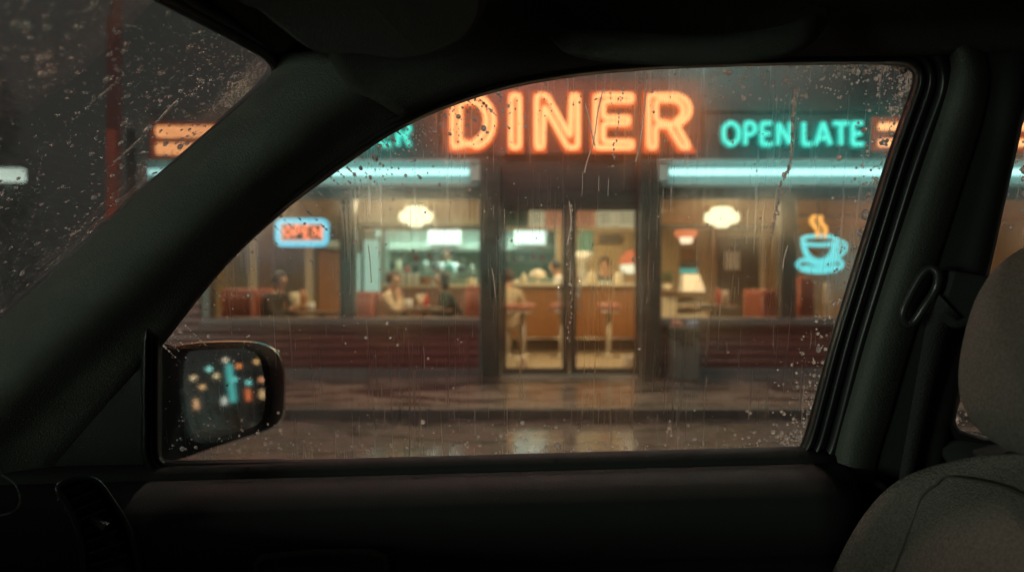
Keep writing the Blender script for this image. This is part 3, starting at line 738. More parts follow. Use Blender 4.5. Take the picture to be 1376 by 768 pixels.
# ------------------------------------------------ signs
SY = FY-.20
def letters():
    def arc(cx, cy, rx, ry, a0, a1, n=10): return [(cx+rx*math.cos(math.radians(a0+(a1-a0)*i/n)), cy+ry*math.sin(math.radians(a0+(a1-a0)*i/n))) for i in range(n+1)]
    D = [[(0,0),(32,0)]+arc(32,41,35,41,-90,90,16)+[(0,82)], [(21,20),(31,20)]+arc(31,41,15,21,-90,90,10)+[(21,62)]]
    I = [[(0,0),(23,0),(23,82),(0,82)]]
    Nn = [[(0,0),(20,0),(20,46),(44,0),(67,0),(67,82),(47,82),(47,36),(23,82),(0,82)]]
    E = [[(0,0),(61,0),(61,20),(22,20),(22,32),(56,32),(56,52),(22,52),(22,62),(61,62),(61,82),(0,82)]]
    R = [[(0,0),(21,0),(21,29),(29,29),(47,0),(71,0),(52,33)]+arc(40,57,27,25,-50,90,12)+[(0,82)], [(21,47),(38,47)]+arc(38,55.5,9,8.5,-90,90,8)+[(21,64)]]
    return [(602.5, D, 'D'), (681, I, 'I'), (715, Nn, 'N'), (794, E, 'E'), (865, R, 'R')]
def inset(lp, d):
    N = len(lp); area = sum(lp[i][0]*lp[(i+1) % N][1]-lp[(i+1) % N][0]*lp[i][1] for i in range(N)); s = 1 if area > 0 else -1; out = []
    for i in range(N):
        p0, p, p1 = Vector(lp[i-1]), Vector(lp[i]), Vector(lp[(i+1) % N])
        e0 = (p-p0).normalized(); e1 = (p1-p).normalized(); n0 = Vector((-e0.y, e0.x))*s; n1 = Vector((-e1.y, e1.x))*s
        b = n0+n1; k = d*2/max(.35, b.length_squared); out.append(p+b*k)
    return out
sign = empty('diner_sign', P(768, 208, FY), label='big orange neon DINER sign on a dark red panel above the entrance', cat='neon sign')
SGN = sign.location.copy()
sp = MB(); BX(sp, 592, 108, 943, 207.5, FY-.02, FY+.20); sp = sp.build('sign_box', M['fascia_red'], sign, bevel=.01)
sp2 = MB(); sp2.tube([P(594,206.0,FY-.05),P(942,206.0,FY-.05)], .012); sp2.build('sign_rail', M['column'], sp)
signparts = [sp]
for x0, loops, ch in letters():
    fn = lambda x, y, x0=x0: P(x0+x, 205-y, SY+.10)
    f = poly_solid(loops, fn, (0, .07, 0), 'letter_face', M['e_orface'], sign)
    mb = MB()
    for k, lp in enumerate(loops):
        q = inset(lp, 6.0 if k == 0 else -5.2)
        # soften the corners of the bent glass
        pts = []
        for i in range(len(q)):
            a, b, c = q[i-1], q[i], q[(i+1) % len(q)]
            r = min(4.0, (a-b).length*.35, (c-b).length*.35)
            A = b+(a-b).normalized()*r; B = b+(c-b).normalized()*r
            pts += [A, (A+B+b*2)/4, B]
        mb.tube([fn(p.x, p.y)+Vector((0, -.045, 0)) for p in pts], .031, True, 8)
    mb.build('neon_tube', M['e_orange'], f, True); signparts.append(f)
for o in signparts: o.matrix_parent_inverse = Matrix.Translation(-SGN)

GL = {'O': (28, [[(4,18),(5,26),(10,31),(14,32),(19,31),(24,26),(25,18),(24,10),(19,5),(14,4),(10,5),(5,10)], 'c']), }
def stroke_sign(name, label, items, y0, h, dep, mats, rad, frad, face=True, cat='neon sign', zoff=0):
    """items: (x px, [polyline,...]) with coordinates in px from the lower left of each letter"""
    base = P(items[0][0], y0, dep); root = empty(name, base, label=label, cat=cat)
    for x0, strokes in items:
        mbf = MB(); mb = MB()
        for st in strokes:
            closed = st[0] == 'c'; pts = [Vector((a, b, 0)) for a, b in (st[1:] if closed else st)]
            if len(pts) > 4: pts = cr(pts, 4, closed)
            g = [P(x0+p.x, y0-p.y, dep) for p in pts]
            mb.tube([v+Vector((0, -.03, 0)) for v in g], rad, closed, 8)
            mbf.tube([v+Vector((0, .04, 0)) for v in g], frad, closed, 8, flat=.5, fl_axis=(0, 1, 0))
        f = mbf.build('letter_face', mats[1], root, True); f.matrix_parent_inverse = Matrix.Translation(-base)
        mb.build('neon_tube', mats[0], f, True)
    return root
O_ = ['c',(4,18),(5.5,27),(13.5,32.5),(22,27),(24,18),(22,9),(13.5,3.5),(5.5,9)]
P_ = [[(4,3),(4,32)], [(4,32),(11,32.5),(16,28.5),(16,21),(11,17),(4,17)]]
E_ = [[(4,4),(4,32)], [(4,32),(17,32)], [(4,18),(15,18)], [(4,4),(18,4)]]
N_ = [[(4,3),(4,32)], [(4,32),(20,4)], [(20,4),(20,33)]]
L_ = [[(4,33),(4,4)], [(4,4),(14,4)]]
A_ = [[(3,3),(13,33)], [(13,33),(23,3)], [(7,12),(19,12)]]
T_ = [[(10,3),(10,32)], [(0,32),(20,32)]]
R_ = [[(4,3),(4,32)], [(4,32),(13,32.5),(18.5,28.5),(18.5,22),(13,18),(4,18)], [(12,18),(20,3)]]
D_ = [[(4,4),(4,32)], [(4,32),(12,32),(20,26),(21,18),(20,10),(12,4),(4,4)]]
I_ = [[(4,3),(4,33)]]
TD = FY-.08
ol = stroke_sign('open_late_sign', 'teal neon OPEN LATE sign on the dark fascia right of the big orange letters',
    [(968,[O_]),(997,P_),(1019,E_),(1041,N_),(1075,L_),(1092,A_),(1119,T_),(1141,E_)], 198, 36, TD, (M['e_teal'], M['e_tealface']), .026, .042)
dl = stroke_sign('small_diner_sign', 'smaller teal neon sign ending in ER on the fascia left of the big orange letters',
    [(440,D_),(468,I_),(480,N_),(508,E_),(531,R_)], 199, 36, TD, (M['e_teal'], M['e_tealface']), .026, .042)
# raceways behind the tubes
for r_, a, b in ((ol, 966, 1163), (dl, 438, 556)):
    o = part('raceway', M['dark'], r_, (a, 178, b, 184), FY-.02, FY+.018); o.matrix_parent_inverse = Matrix.Translation(-r_.location)

# level fluorescent tubes in their enamel troughs
def tube_light(label, a, b, capA, capB):
    base = P((a+b)/2, 231, FY); r = empty('tube_light', base, label=label, cat='light tube')
    mb = MB()
    BX(mb, a-14, 214, b+14, 217, FY-.20, FY+.01); BX(mb, a-14, 217, b+14, 246, FY-.012, FY+.012); BX(mb, a-14, 246, b+14, 249, FY-.12, FY+.01)
    h = mb.build('trough', M['canopy'], r, bevel=.004)
    mb = MB(); mb.tube([P(a, 231, FY-.10), P(b, 231, FY-.10)], .040, n=12); t = mb.build('tube', M['e_tube'], r, True)
    ps = [h, t]
    for cx, on in ((a-8, capA), (b+8, capB)):
        if on: mb = MB(); BX(mb, cx-6.5, 219, cx+6.5, 244, FY-.16, FY-.02); ps.append(mb.build('end_cap', M['canopy'], r, bevel=.012))
    for o in ps: o.matrix_parent_inverse = Matrix.Translation(-base)
    return r
tube_light('pale teal fluorescent tube under the fascia, left of the entrance', 199, 630, True, True)
tube_light('pale teal fluorescent tube under the fascia, right of the entrance below OPEN LATE', 900, 1560, True, True)
# orange stripe neon
def stripes(name, label, a, b, rows, r):
    base = P((a+b)/2, rows[0], FY); root = empty(name, base, label=label, cat='neon stripes')
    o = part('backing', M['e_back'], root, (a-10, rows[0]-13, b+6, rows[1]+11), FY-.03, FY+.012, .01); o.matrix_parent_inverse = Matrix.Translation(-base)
    for y in rows:
        mb = MB(); mb.tube([P(a, y, FY-.11), P(b, y, FY-.11)], r, n=10); o = mb.build('neon_tube', M['e_orange'], root, True); o.matrix_parent_inverse = Matrix.Translation(-base)
stripes('neon_stripes', 'pair of level orange neon stripes at the left end of the fascia', 212, 425, (177, 200), .075)
stripes('neon_stripes', 'pair of level orange neon stripes on the fascia right of the OPEN LATE sign', 1182, 1600, (170, 192), .045)

# OPEN window sign
def rrect(x0, y0, x1, y1, r, n=5):
    out = []
    for cx, cy_, a in ((x1-r, y0+r, -90), (x1-r, y1-r, 0), (x0+r, y1-r, 90), (x0+r, y0+r, 180)):
        for i in range(n+1): t = math.radians(a+90*i/n); out.append((cx+r*math.cos(t), cy_+r*math.sin(t)))
    return out
OD = FY-.04
b0 = P(406, 331, OD); osn = empty('open_sign', b0, label='small OPEN window sign with red letters in a rounded blue neon border', cat='neon sign')
bk_ = poly_solid([rrect(371, 295, 441, 330, 6)], lambda x, y: P(x, y, OD+.03), (0, .05, 0), 'backboard', M['dark'], osn)
mb = MB(); mb.tube([P(a, b, OD) for a, b in rrect(373.5, 297, 438.5, 327.5, 6)], .035, True, 8); t1 = mb.build('border_tube', M['e_blue'], osn, True)
mb = MB(); mb.tube([P(a, b, OD) for a, b in rrect(378.5, 301, 433.5, 323, 2)], .014, True, 8); t2 = mb.build('inner_border_tube', M['e_pink'], osn, True)
t3 = poly_solid([rrect(379, 302, 433, 322, 1)], lambda x, y: P(x, y, OD+.022), (0, .006, 0), 'dark_panel', M['dark'], osn)
mb = MB()
for x0, g in ((381, [['c',(1,7),(5,12.5),(9,7),(5,1.5)]]), (394.5, [[(1,1),(1,13)],[(1,13),(7,13),(8,10),(7,7),(1,7)]]), (407.5, [[(1,1),(1,13)],[(1,13),(8,13)],[(1,7),(7,7)],[(1,1),(8,1)]]), (420.5, [[(1,1),(1,13)],[(1,13),(9,1)],[(9,1),(9,13)]])):
    for st in g:
        cl = st[0] == 'c'; pts = [Vector((a, b, 0)) for a, b in (st[1:] if cl else st)]
        if len(pts) > 3: pts = cr(pts, 4, cl)
        mb.tube([P(x0+p.x*1.12, 319.8-p.y*1.16, OD-.012) for p in pts], .014, cl, 8)
t4 = mb.build('open_lettering', M['e_open'], osn, True)
t5 = MB().tube([P(385,296,OD+.06),P(385,262,OD+.06)], .004).build('hanging_wire', M['dark'], osn); t6 = MB().tube([P(428,296,OD+.06),P(428,262,OD+.06)], .004).build('hanging_wire', M['dark'], osn)
for o in (bk_, t1, t2, t3, t4, t5, t6): o.matrix_parent_inverse = Matrix.Translation(-b0)

# coffee cup sign
CDp = FY-.05; b0 = P(1103, 366, CDp); cup = empty('coffee_cup_sign', b0, label='pale blue neon coffee cup and saucer with two amber steam curls', cat='neon sign')
def tubes(name, lst, mat, r, root=cup):
    mb = MB()
    for st in lst:
        cl = st[0] == 'c'; pts = [Vector((a, b, 0)) for a, b in (st[1:] if cl else st)]
        mb.tube([P(p.x, p.y, CDp) for p in cr(pts, 6, cl)], r, cl, 8)
    o = mb.build(name, mat, root, True); o.matrix_parent_inverse = Matrix.Translation(-b0); return o
tubes('cup_rim', [['c',(1078,321),(1086,318),(1101,317),(1116,318),(1124,321),(1120,327),(1101,329),(1082,327)]], M['e_cup'], .024)
tubes('cup_body', [[(1078,322),(1080,334),(1085,346),(1092,352),(1101,354),(1110,352),(1118,346),(1122,335),(1124,323)],[(1081,330),(1085,340),(1091,347),(1101,350),(1111,347),(1117,340),(1121,330)]], M['e_cup'], .024)
tubes('cup_handle', [[(1121,325),(1131,324),(1137,330),(1134,339),(1126,345),(1117,349)],[(1123,331),(1130,331),(1128,338),(1121,342)]], M['e_cup'], .018)
tubes('saucer', [['c',(1072,355),(1079,349),(1092,353),(1103,355),(1116,352),(1127,349),(1132,355),(1126,361),(1114,364),(1101,365),(1086,364),(1077,361)],[(1080,358),(1092,360),(1110,360),(1124,357)]], M['e_cup'], .024)
tubes('steam', [[(1096,290),(1091,294),(1092,300),(1097,306),(1099,312),(1097,319)],[(1104,290),(1102,294),(1104,300),(1109,306),(1109,312),(1106,319)]], M['e_steam'], .030)
tubes('hanging_wire', [[(1101,268),(1101,289)]], M['dark'], .006)

# ------------------------------------------------ lamps inside
def at_base(objs, base):
    for o in objs: o.matrix_parent_inverse = Matrix.Translation(-base)
def tiered_lamp(name, label, px, py, dep, r, mat, group=None):
    c = P(px, py, dep); root = empty(name, c, label=label, cat='ceiling lamp')
    if group: root['group'] = group
    k = r
    mb = MB(); mb.lathe(c, [(.30*k,-.62*k),(.42*k,-.58*k),(.46*k,-.40*k),(.80*k,-.38*k),(.98*k,-.24*k),(1.0*k,0),(.95*k,.20*k),(.70*k,.26*k),(.62*k,.50*k),(.40*k,.56*k)], 24)
    a = mb.build('glass_shade', mat, root, True)
    mb = MB(); mb.lathe(c, [(.38*k,.57*k),(.38*k,.66*k),(.04,.68*k),(.012,.7*k),(.012, cz-c.z)], 16); b = mb.build('stem', M['dark'], root, True)
    at_base((a, b), c); return root
tiered_lamp('pendant_lamp', 'cream glass pendant lamp above the seated couple, left of the doors', 559, 290, 10.9, .235, M['e_shade'], 'cream pendant lamps')
tiered_lamp('pendant_lamp', 'cream tiered glass pendant lamp in the window right of the doors', 970, 291, 10.9, .235, M['e_shade'], 'cream pendant lamps')
c = P(922, 317, 13.9); rl = empty('wall_lamp', c, label='small red and pink glass lamp glowing above the picture on the tan wall', cat='wall lamp')
mb = MB(); mb.lathe(c, [(.05,-.13),(.09,-.13),(.12,-.04),(.12,-.02)], 16); a = mb.build('bulb_glass', M['e_redcore'], rl, True)
mb = MB(); mb.lathe(c, [(.13,-.02),(.20,.0),(.21,.08),(.19,.10)], 16); b = mb.build('glass_shade', M['e_redlamp'], rl, True)
mb = MB(); mb.tube([c+Vector((0,0,.1)), c+Vector((0,0,.17)), c+Vector((0,1.29,.17))], .012); d = mb.build('arm', M['dark'], rl, True); at_base((a, b, d), c)
c = P(848, 352, 13.3); hl = empty('counter_lamp', c, label='orange shaded lamp with a bright white bulb hanging over the counter end', cat='lamp')
mb = MB(); mb.lathe(c, [(.21,-.03),(.205,.0),(.15,.12),(.05,.19),(.03,.2)], 20); a = mb.build('lamp_shade', M['e_redlamp'], hl, True)
mb = MB(); mb.lathe(c, [(.05,-.19),(.15,-.16),(.19,-.10),(.16,-.04)], 20); b = mb.build('bulb', M['e_white'], hl, True)
mb = MB(); mb.tube([c+Vector((0,0,.2)), Vector((c.x, c.y, 2.78))], .008); d = mb.build('cord', M['dark'], hl); at_base((a, b, d), c)
for i, (px, lb) in enumerate(((597, 'bright square fluorescent kitchen light seen through the left window'), (713, 'bright square fluorescent kitchen light seen through the left door'))):
    c = P(px, 318, 16.6); r = empty('kitchen_light', c, label=lb, cat='fluorescent light')
    mb = MB(); mb.box(c+Vector((-.30,-.03,-.15)), c+Vector((.30,.02,.15))); a = mb.build('diffuser', M['e_fluo'], r, bevel=.01)
    mb = MB(); mb.box(c+Vector((-.34,.021,-.18)), c+Vector((.34,.10,.18))); mb.box(c+Vector((-.02,.03,.18)), c+Vector((.02,.07,2.80-c.z))); b = mb.build('housing', M['white'], r); at_base((a, b), c)
# the light those lamps give
WARM = (1.0,.74,.44); COOL = (.72,1.0,.86)
def lite(px, dep, w, sx, sy, col): c = P(px, 0, dep); area('ceiling_light', (c.x, dep, cz-.03), (0, 0, 0), sx, sy, w, col)
LIGHTS = [(360, 11.0, 38, 1.6, 1.6, WARM), (565, 10.95, 58, 1.4, 1.4, WARM), (765, 11.3, 42, 1.6, 1.0, WARM), (960, 11.5, 55, 1.6, 1.6, (1.0,.66,.34)), (1130, 12.2, 30, 1.4, 1.4, (1.0,.6,.4)), (1330, 12.2, 30, 1.4, 1.4, (1.0,.6,.4))]
for a_ in LIGHTS: lite(*a_)
area('ceiling_light', (.9, 13.6, 2.74), (0,0,0), 2.0, 1.4, 85, WARM)
area('kitchen_ceiling_light', (-1.2, 16.0, 2.72), (0,0,0), 3.4, .8, 190, COOL)

# ------------------------------------------------ furniture and fittings
def tagged(o, label, cat, group=None): return tag(o, label, cat, group)
# long counter with top, kick recess
CY = 13.3
cx0, cx1 = P(664,0,CY).x, P(866,0,CY).x
base = Vector(((cx0+cx1)/2, CY, .1)); ctr_ = empty('lunch_counter', base, label='long orange wood lunch counter with a pale top behind the glazed doors', cat='counter')
mb = MB(); mb.box((cx0, CY, .32), (cx1, CY+.65, 1.19)); a = mb.build('front_panel', M['wood_orange'], ctr_, bevel=.01)
mb = MB(); mb.box((cx0-.1, CY-.12, 1.192), (cx1+.1, CY+.72, 1.25)); b = mb.build('counter_top', M['cream'], ctr_, bevel=.015)
mb = MB(); mb.box((cx0+.05, CY+.12, .105), (cx1-.05, CY+.6, .318)); c = mb.build('kick_base', M['dark'], ctr_)
mb = MB(); mb.tube([(cx0+.05, CY-.10, .33), (cx1-.05, CY-.10, .33)], .02, n=10); d = mb.build('foot_rail', M['chrome'], ctr_, True); at_base((a, b, c, d), base)
# stools
def stool(x, y, label, first=[]):
    if not first:
        r = empty('counter_stool', (0, 0, 0), label=label, cat='stool', group='pedestal stools at the counter')
        mb = MB(); mb.lathe((0,0,.78), [(.02,-.07),(.17,-.06),(.19,-.03),(.19,.02),(.17,.05),(.02,.06)], 20); mb.build('seat', pbr('pink_vinyl', (.40,.16,.12), .4), r, True)
        mb = MB(); mb.lathe((0,0,.70), [(.17,-.02),(.19,0),(.185,.008)], 20); mb.build('seat_ring', M['chrome'], r, True)
        mb = MB(); mb.lathe((0,0,0), [(.20,0),(.20,.02),(.06,.05),(.045,.08),(.045,.70)], 16); mb.build('pedestal', pbr('tan_metal', (.34,.29,.21), .35, metal=.5), r, True)
        first.append(r)
    else: r = copy_tree(first[0])
    r['label'] = label; r.location = (x, y, .104); return r
SYD = 12.35
stool(P(703,0,SYD).x, SYD, 'pink topped pedestal stool nearest the left door column')
stool(P(755,0,SYD).x, SYD, 'pink topped pedestal stool half hidden behind the middle door stile')
stool(P(818,0,SYD).x, SYD, 'pink topped pedestal stool in clear view through the right door')
# tubs inside the doors
def tub(px, dep, w, h, label):
    x = P(px, 0, dep).x; o = MB().lathe((0,0,0), [(w*.8,0),(w,h*.1),(w*1.02,h),(w*.9,h),(w*.85,h*.6),(.01,h*.55)], 16).build('floor_tub', M['cream'], None, True)
    o.location = (x, dep, .104); return tag(o, label, 'tub')
tub(701, 10.5, .082, .17, 'small cream tub on the floor inside the left door'); tub(846, 10.5, .115, .18, 'wider cream tub on the floor inside the right door')

# menu boards over the counter
for i, (a, b, mt, lb) in enumerate(((673,710,'teal_panel','greyish menu board at the left end over the counter'),(711,732,'e_menu','narrow lit cream menu board over the counter'),(733,758,'e_menu2','reddish lit menu board left of the door stile'),(776,800,'e_menu2','reddish lit menu board right of the door stile'),(801,826,'e_menu','lit cream menu board between the red one and the last one'),(827,858,'e_menu','broad lit cream menu board at the right end over the counter'))):
    dep = 12.9; o0 = P((a+b)/2, 305, dep); r = empty('menu_board', o0, label=lb, cat='menu board'); r['group'] = 'menu boards over the counter'
    x_ = part('board', M[mt], r, (a+.4, 281, b-.4, 304), dep, dep+.05, .004)
    mb = MB(); mb.tube([P((a+b)/2, 281, dep+.03), Vector((o0.x, dep+.03, 2.78))], .008); y_ = mb.build('hanger', M['dark'], r)
    mb = MB()
    for k in range(4): BX(mb, a+3, 286+k*4.2, b-3-(k % 2)*3, 287.2+k*4.2, dep-.006, dep-.001)
    z_ = mb.build('listing', M['brownwood'], r); at_base((x_, y_, z_), o0)
# lit ledge under the boards
wbox('soffit', M['cream'], (P(664,0,12.95).x, 12.95, P(0,309,12.95).z), (P(866,0,12.95).x, 13.1, P(0,304.5,12.95).z))

# kitchen kit
hood = MB(); a = P(480,325,16.9); b = P(746,325,16.9)
hood.box((a.x, 16.9, P(0,336,16.9).z), (b.x, 17.9, P(0,327,16.9).z)); hood.add([(a.x+.2,17.1,P(0,327,16.9).z),(b.x-.2,17.1,P(0,327,16.9).z),(b.x-.2,17.9,P(0,327,16.9).z),(a.x+.2,17.9,P(0,327,16.9).z),(a.x+.4,17.5,2.79),(b.x-.4,17.5,2.79),(b.x-.4,17.9,2.79),(a.x+.4,17.9,2.79)], [(0,1,5,4),(1,2,6,5),(2,3,7,6),(3,0,4,7),(4,5,6,7),(0,3,2,1)])
tag(hood.build('cooker_hood', M['steel'], None, bevel=.01), 'long steel extractor hood across the back of the kitchen', 'hood')
def shelf(label, a, b, row, dep, items, seed):
    rnd = random.Random(seed); p = P((a+b)/2, row, dep); r = empty('wall_shelf', p, label=label, cat='shelf')
    z = p.z; x0, x1 = P(a,0,dep).x, P(b,0,dep).x
    mb = MB(); mb.box((x0, dep, z-.03), (x1, dep+.35, z)); s_ = mb.build('shelf_board', M['steel'], r, bevel=.004)
    mb = MB()
    for x in (x0+.1, x1-.15): mb.box((x, dep+.02, z-.2), (x+.03, dep+.35, z-.031))
    t_ = mb.build('bracket', M['dark'], r); at_base((s_, t_), p)
    x = x0+.08; ms = ['white','steel','cream','ketchup','teal_panel','white','dark','wood_orange']; n = 0
    while x < x1-.1 and items:
        w_ = rnd.uniform(.05, .10); h_ = rnd.uniform(.10, .26); mt = rnd.choice(ms)
        o = MB().lathe((0,0,0), [(w_*.8,0),(w_,h_*.1),(w_,h_*.75),(w_*.55,h_*.85),(w_*.5,h_)], 12).build('kitchen_jar', M[mt], None, True)
        o.location = (x, dep+.15, z+.001)
        JARS.append((o, mt, x)); x += w_*2+rnd.uniform(.03, .14)
JARS = []
shelf('steel shelf of jars on the kitchen back wall behind the couple', 520, 644, 352, 17.4, True, 3)
shelf('steel shelf of jars on the kitchen back wall seen through the doors', 676, 742, 350, 17.4, True, 5)
shelf('steel pass shelf with plates behind the seated couple', 528, 646, 366, 15.45, True, 8)
cn = {'white':'white','steel':'steel','cream':'cream','ketchup':'red','teal_panel':'teal','dark':'black','wood_orange':'amber'}
for i, (o, mt, x) in enumerate(JARS):
    px = 688+x*FP/17.4
    tag(o, '%s jar among the blurred containers on a kitchen shelf' % cn[mt], 'jar', '%s jars on the kitchen shelves' % cn[mt])
# fridge with lit glass door
p = P(492, 392, 14.4); fr = empty('drinks_fridge', p, label='tall pale green lit glass-door drinks fridge behind the left booth', cat='fridge')
mb = MB(); a_, b_ = P(474,302,14.5), P(512,392,14.5); mb.box((a_.x-.05, 14.5, .105), (b_.x+.05, 15.1, a_.z+.02)); q1 = mb.build('cabinet', M['steel'], fr, bevel=.01)
mb = MB(); BX(mb, 475, 340, 484, 391, 14.46, 14.498); BX(mb, 489, 322, 510, 391, 14.46, 14.498); BX(mb, 503, 303, 512, 318, 14.46, 14.498); q2 = mb.build('lit_interior', M['e_fridge'], fr)
mb = MB(); BX(mb, 485, 303, 488.5, 392, 14.43, 14.497); q3 = mb.build('door_frame', M['dark'], fr); at_base((q1, q2, q3), p)
# back counter under the pass (left bay)
dep = 13.9; p = P(575, 395, dep); bc = empty('service_counter', p, label='brown tiled service counter with pale worktop behind the seated couple', cat='counter')
mb = MB(); mb.box((P(514,0,dep).x, dep, .105), (P(654,0,dep).x, dep+.5, P(0,386,dep).z)); q1 = mb.build('front_panel', pbr('rosy_tile', (.30,.17,.13), .5), bc, bevel=.01)
mb = MB(); mb.box((P(512,0,dep).x, dep-.06, P(0,385.9,dep).z), (P(656,0,dep).x, dep+.56, P(0,382,dep).z)); q2 = mb.build('counter_top', M['cream'], bc, bevel=.01); at_base((q1, q2), p)
rnd = random.Random(4)
for i, (px, mt, w_, h_, lb) in enumerate(((538,'white',.05,.22,'white mug stack at the left end of the service counter'),(548,'white',.05,.2,'second white mug stack on the service counter'),(557,'white',.05,.2,'third white mug stack on the service counter'),(527,'ketchup',.10,.16,'round red tin on the service counter'),(570,'wood_orange',.10,.14,'orange bread basket on the service counter'),(590,'white',.17,.08,'wide white dish on the service counter'),(632,'cream',.09,.12,'cream canister at the right end of the service counter'))):
    o = MB().lathe((0,0,0), [(w_*.7,0),(w_,h_*.2),(w_,h_*.9),(w_*.8,h_),(w_*.75,h_*.9),(.01,h_*.3)], 14).build('counter_ware', M[mt], None, True)
    o.location = (P(px,0,dep).x, dep+.2, P(0,382,dep).z+.001); o.name = ('mug_stack','mug_stack','mug_stack','tin','bread_basket','dish','canister')[i]; tag(o, lb, ('mugs','mugs','mugs','tin','basket','dish','canister')[i])
# things on the lunch counter
zc = 1.251
def ware(name, px, dep, prof, mat, lb, cat, z=zc, sx=1, sy=1):
    o = MB().lathe((0,0,0), prof, 16, 0, sx, sy).build(name, M[mat] if isinstance(mat, str) else mat, None, True); o.location = (P(px,0,dep).x, dep, z); return tag(o, lb, cat)
ware('sugar_jar', 704, CY+.1, [(.05,0),(.055,.10),(.03,.13),(.02,.17)], 'cream', 'small cream sugar jar on the counter seen through the left door', 'jar')
ware('cake_stand', 722, CY+.2, [(.09,0),(.02,.02),(.02,.08),(.15,.09),(.15,.10),(.12,.19),(.03,.23)], 'cream', 'domed cake stand on the counter left of the door stile', 'cake stand')
ware('coffee_pot', 795, CY+.1, [(.07,0),(.10,.04),(.09,.12),(.05,.18),(.055,.21)], 'cream', 'squat cream coffee pot on the counter beside the woman', 'coffee pot')
ware('napkin_box', 831, CY+.1, [(.08,0),(.085,.02),(.08,.14),(.05,.17)], 'cream', 'pale napkin box on the counter in front of the lamp', 'napkin box')
ware('serving_dish', 680, CY+.1, [(.16,0),(.22,.03),(.22,.06),(.01,.05)], 'white', 'white serving dish at the left end of the counter', 'dish')
# coffee machine
p = P(783, 375, 14.3); cm = empty('coffee_machine', p, label='white coffee machine with flared top standing behind the counter right of the door stile', cat='coffee machine')
mb = MB(); mb.lathe((p.x, p.y, 0), [(.07, .9),(.08, 1.28),(.085, P(0,352,14.3).z),(.17, P(0,350,14.3).z),(.20, P(0,341,14.3).z),(.15, P(0,338.5,14.3).z)], 18); q1 = mb.build('body', M['white'], cm, True)
mb = MB(); mb.box((p.x-.10, p.y-.2, 1.28), (p.x-.06, p.y-.1, 1.36)); q2 = mb.build('spout', M['chrome'], cm)
at_base((q1, q2), p)
wbox('back_bar', M['brownwood'], (xk1-.1, 14.2, .105), (2.4, 14.6, .898), None); tag(bpy.data.objects['back_bar'], 'dark wooden back bar against the tan wall behind the counter', 'back bar')
# wall panels behind the counter
wp = MB(); BX(wp, 777, 310, 797, 340, YB-.05, YB-.004); tag(wp.build('wall_panel', M['teal_panel'], None, bevel=.006), 'teal green panel on the wall above the coffee machine', 'panel')
wp = MB(); BX(wp, 805, 314, 836, 326, YB-.08, YB-.004); tag(wp.build('wall_vent', M['doorbrown'], None, bevel=.006), 'wide brown vent panel high on the tan wall right of the coffee machine', 'vent')

# booths
def booth(px0, px1, top, dep, w, label, slope=.08):
    x0, x1 = P(px0,0,dep).x, P(px1,0,dep).x; zt = P(0,top,dep).z; base = Vector(((x0+x1)/2, dep+w/2, .104))
    r = empty('booth_seat', base, label=label, cat='booth seat', group='red vinyl booth seats')
    mb = MB(); m_ = (x0+x1)/2; mb.box((x0, dep, .45), (x1, dep+w, zt)); a = mb.build('backrest', M['red_vinyl'], r, bevel=.05)
    mb = MB(); n_ = 5
    for i in range(n_): xx = x0+(x1-x0)*(i+.5)/n_; mb.tube([(xx, dep-.005, .5), (xx, dep-.005, zt-.07)], .035, n=8)
    b = mb.build('channelling', M['red_vinyl'], a, True)
    mb = MB(); mb.box((x0-.03, dep-.02, .106), (x1+.03, dep+w+.02, .448)); c = mb.build('base', M['brownwood'], r, bevel=.01)
    at_base((a, c), base); return r
booth(296, 342, 388, 10.5, 1.0, 'red vinyl booth seat at the far left under the windows')
booth(473, 500, 392, 10.7, 1.0, 'red vinyl booth seat behind the woman in cream')
booth(626, 652, 384, 11.0, 1.0, 'darker red booth seat behind the person in green, by the door column')
booth(1023, 1056, 389, 10.6, .9, 'bright red booth seat in the window right of the brown door')
booth(1074, 1092, 372, 11.3, .9, 'dim red booth seat below the coffee cup sign')
# tables
def table(px0, px1, row, dep, w, label, mat='brownwood'):
    x0, x1 = P(px0,0,dep).x, P(px1,0,dep).x; z = P(0,row,dep).z; base = Vector(((x0+x1)/2, dep+w/2, .104)); r = empty('diner_table', base, label=label, cat='table', group='booth tables')
    mb = MB(); mb.box((x0, dep, z-.04), (x1, dep+w, z)); a = mb.build('table_top', M[mat], r, bevel=.012)
    mb = MB(); mb.lathe((base.x, base.y, .105), [(.25,0),(.24,.02),(.05,.05),(.04,.1),(.04,z-.15)], 14); b = mb.build('pedestal', M['chrome'], r, True)
    at_base((a, b), base); return z
z1 = table(524, 606, 416, 10.75, .8, 'dark wood booth table between the couple by the window'); z2 = table(392, 456, 419, 10.8, .8, 'booth table in front of the person in black at the left'); z3 = table(937, 1000, 412, 10.8, .8, 'booth table under the brown door, right of the entrance')
def item(name, px, dep, prof, mat, lb, cat, z): return ware(name, px, dep, prof, mat, lb, cat, z+.001)
CUPP = [(.025,0),(.035,.01),(.042,.09),(.036,.09),(.03,.02)]
item('mug', 549, 10.95, [(.04,0),(.05,.01),(.055,.14),(.045,.14),(.04,.02)], 'white', 'white mug in front of the woman in cream', 'mug', z1)
item('napkin_holder', 566, 11.2, [(.05,0),(.06,.02),(.06,.18),(.05,.2)], 'cream', 'cream napkin holder in the middle of the couple\'s table', 'napkin holder', z1)
item('ketchup_bottle', 573, 11.1, [(.03,0),(.035,.02),(.035,.15),(.012,.19),(.012,.22)], 'ketchup', 'red ketchup bottle beside the cream napkin holder', 'bottle', z1)
item('plate', 585, 10.95, [(.06,0),(.12,.02),(.13,.03),(.01,.02)], 'white', 'white plate of food before the person in green', 'plate', z1)
item('plate', 562, 10.88, [(.05,0),(.10,.02),(.11,.03),(.01,.02)], 'white', 'smaller white plate between the two diners', 'plate', z1)
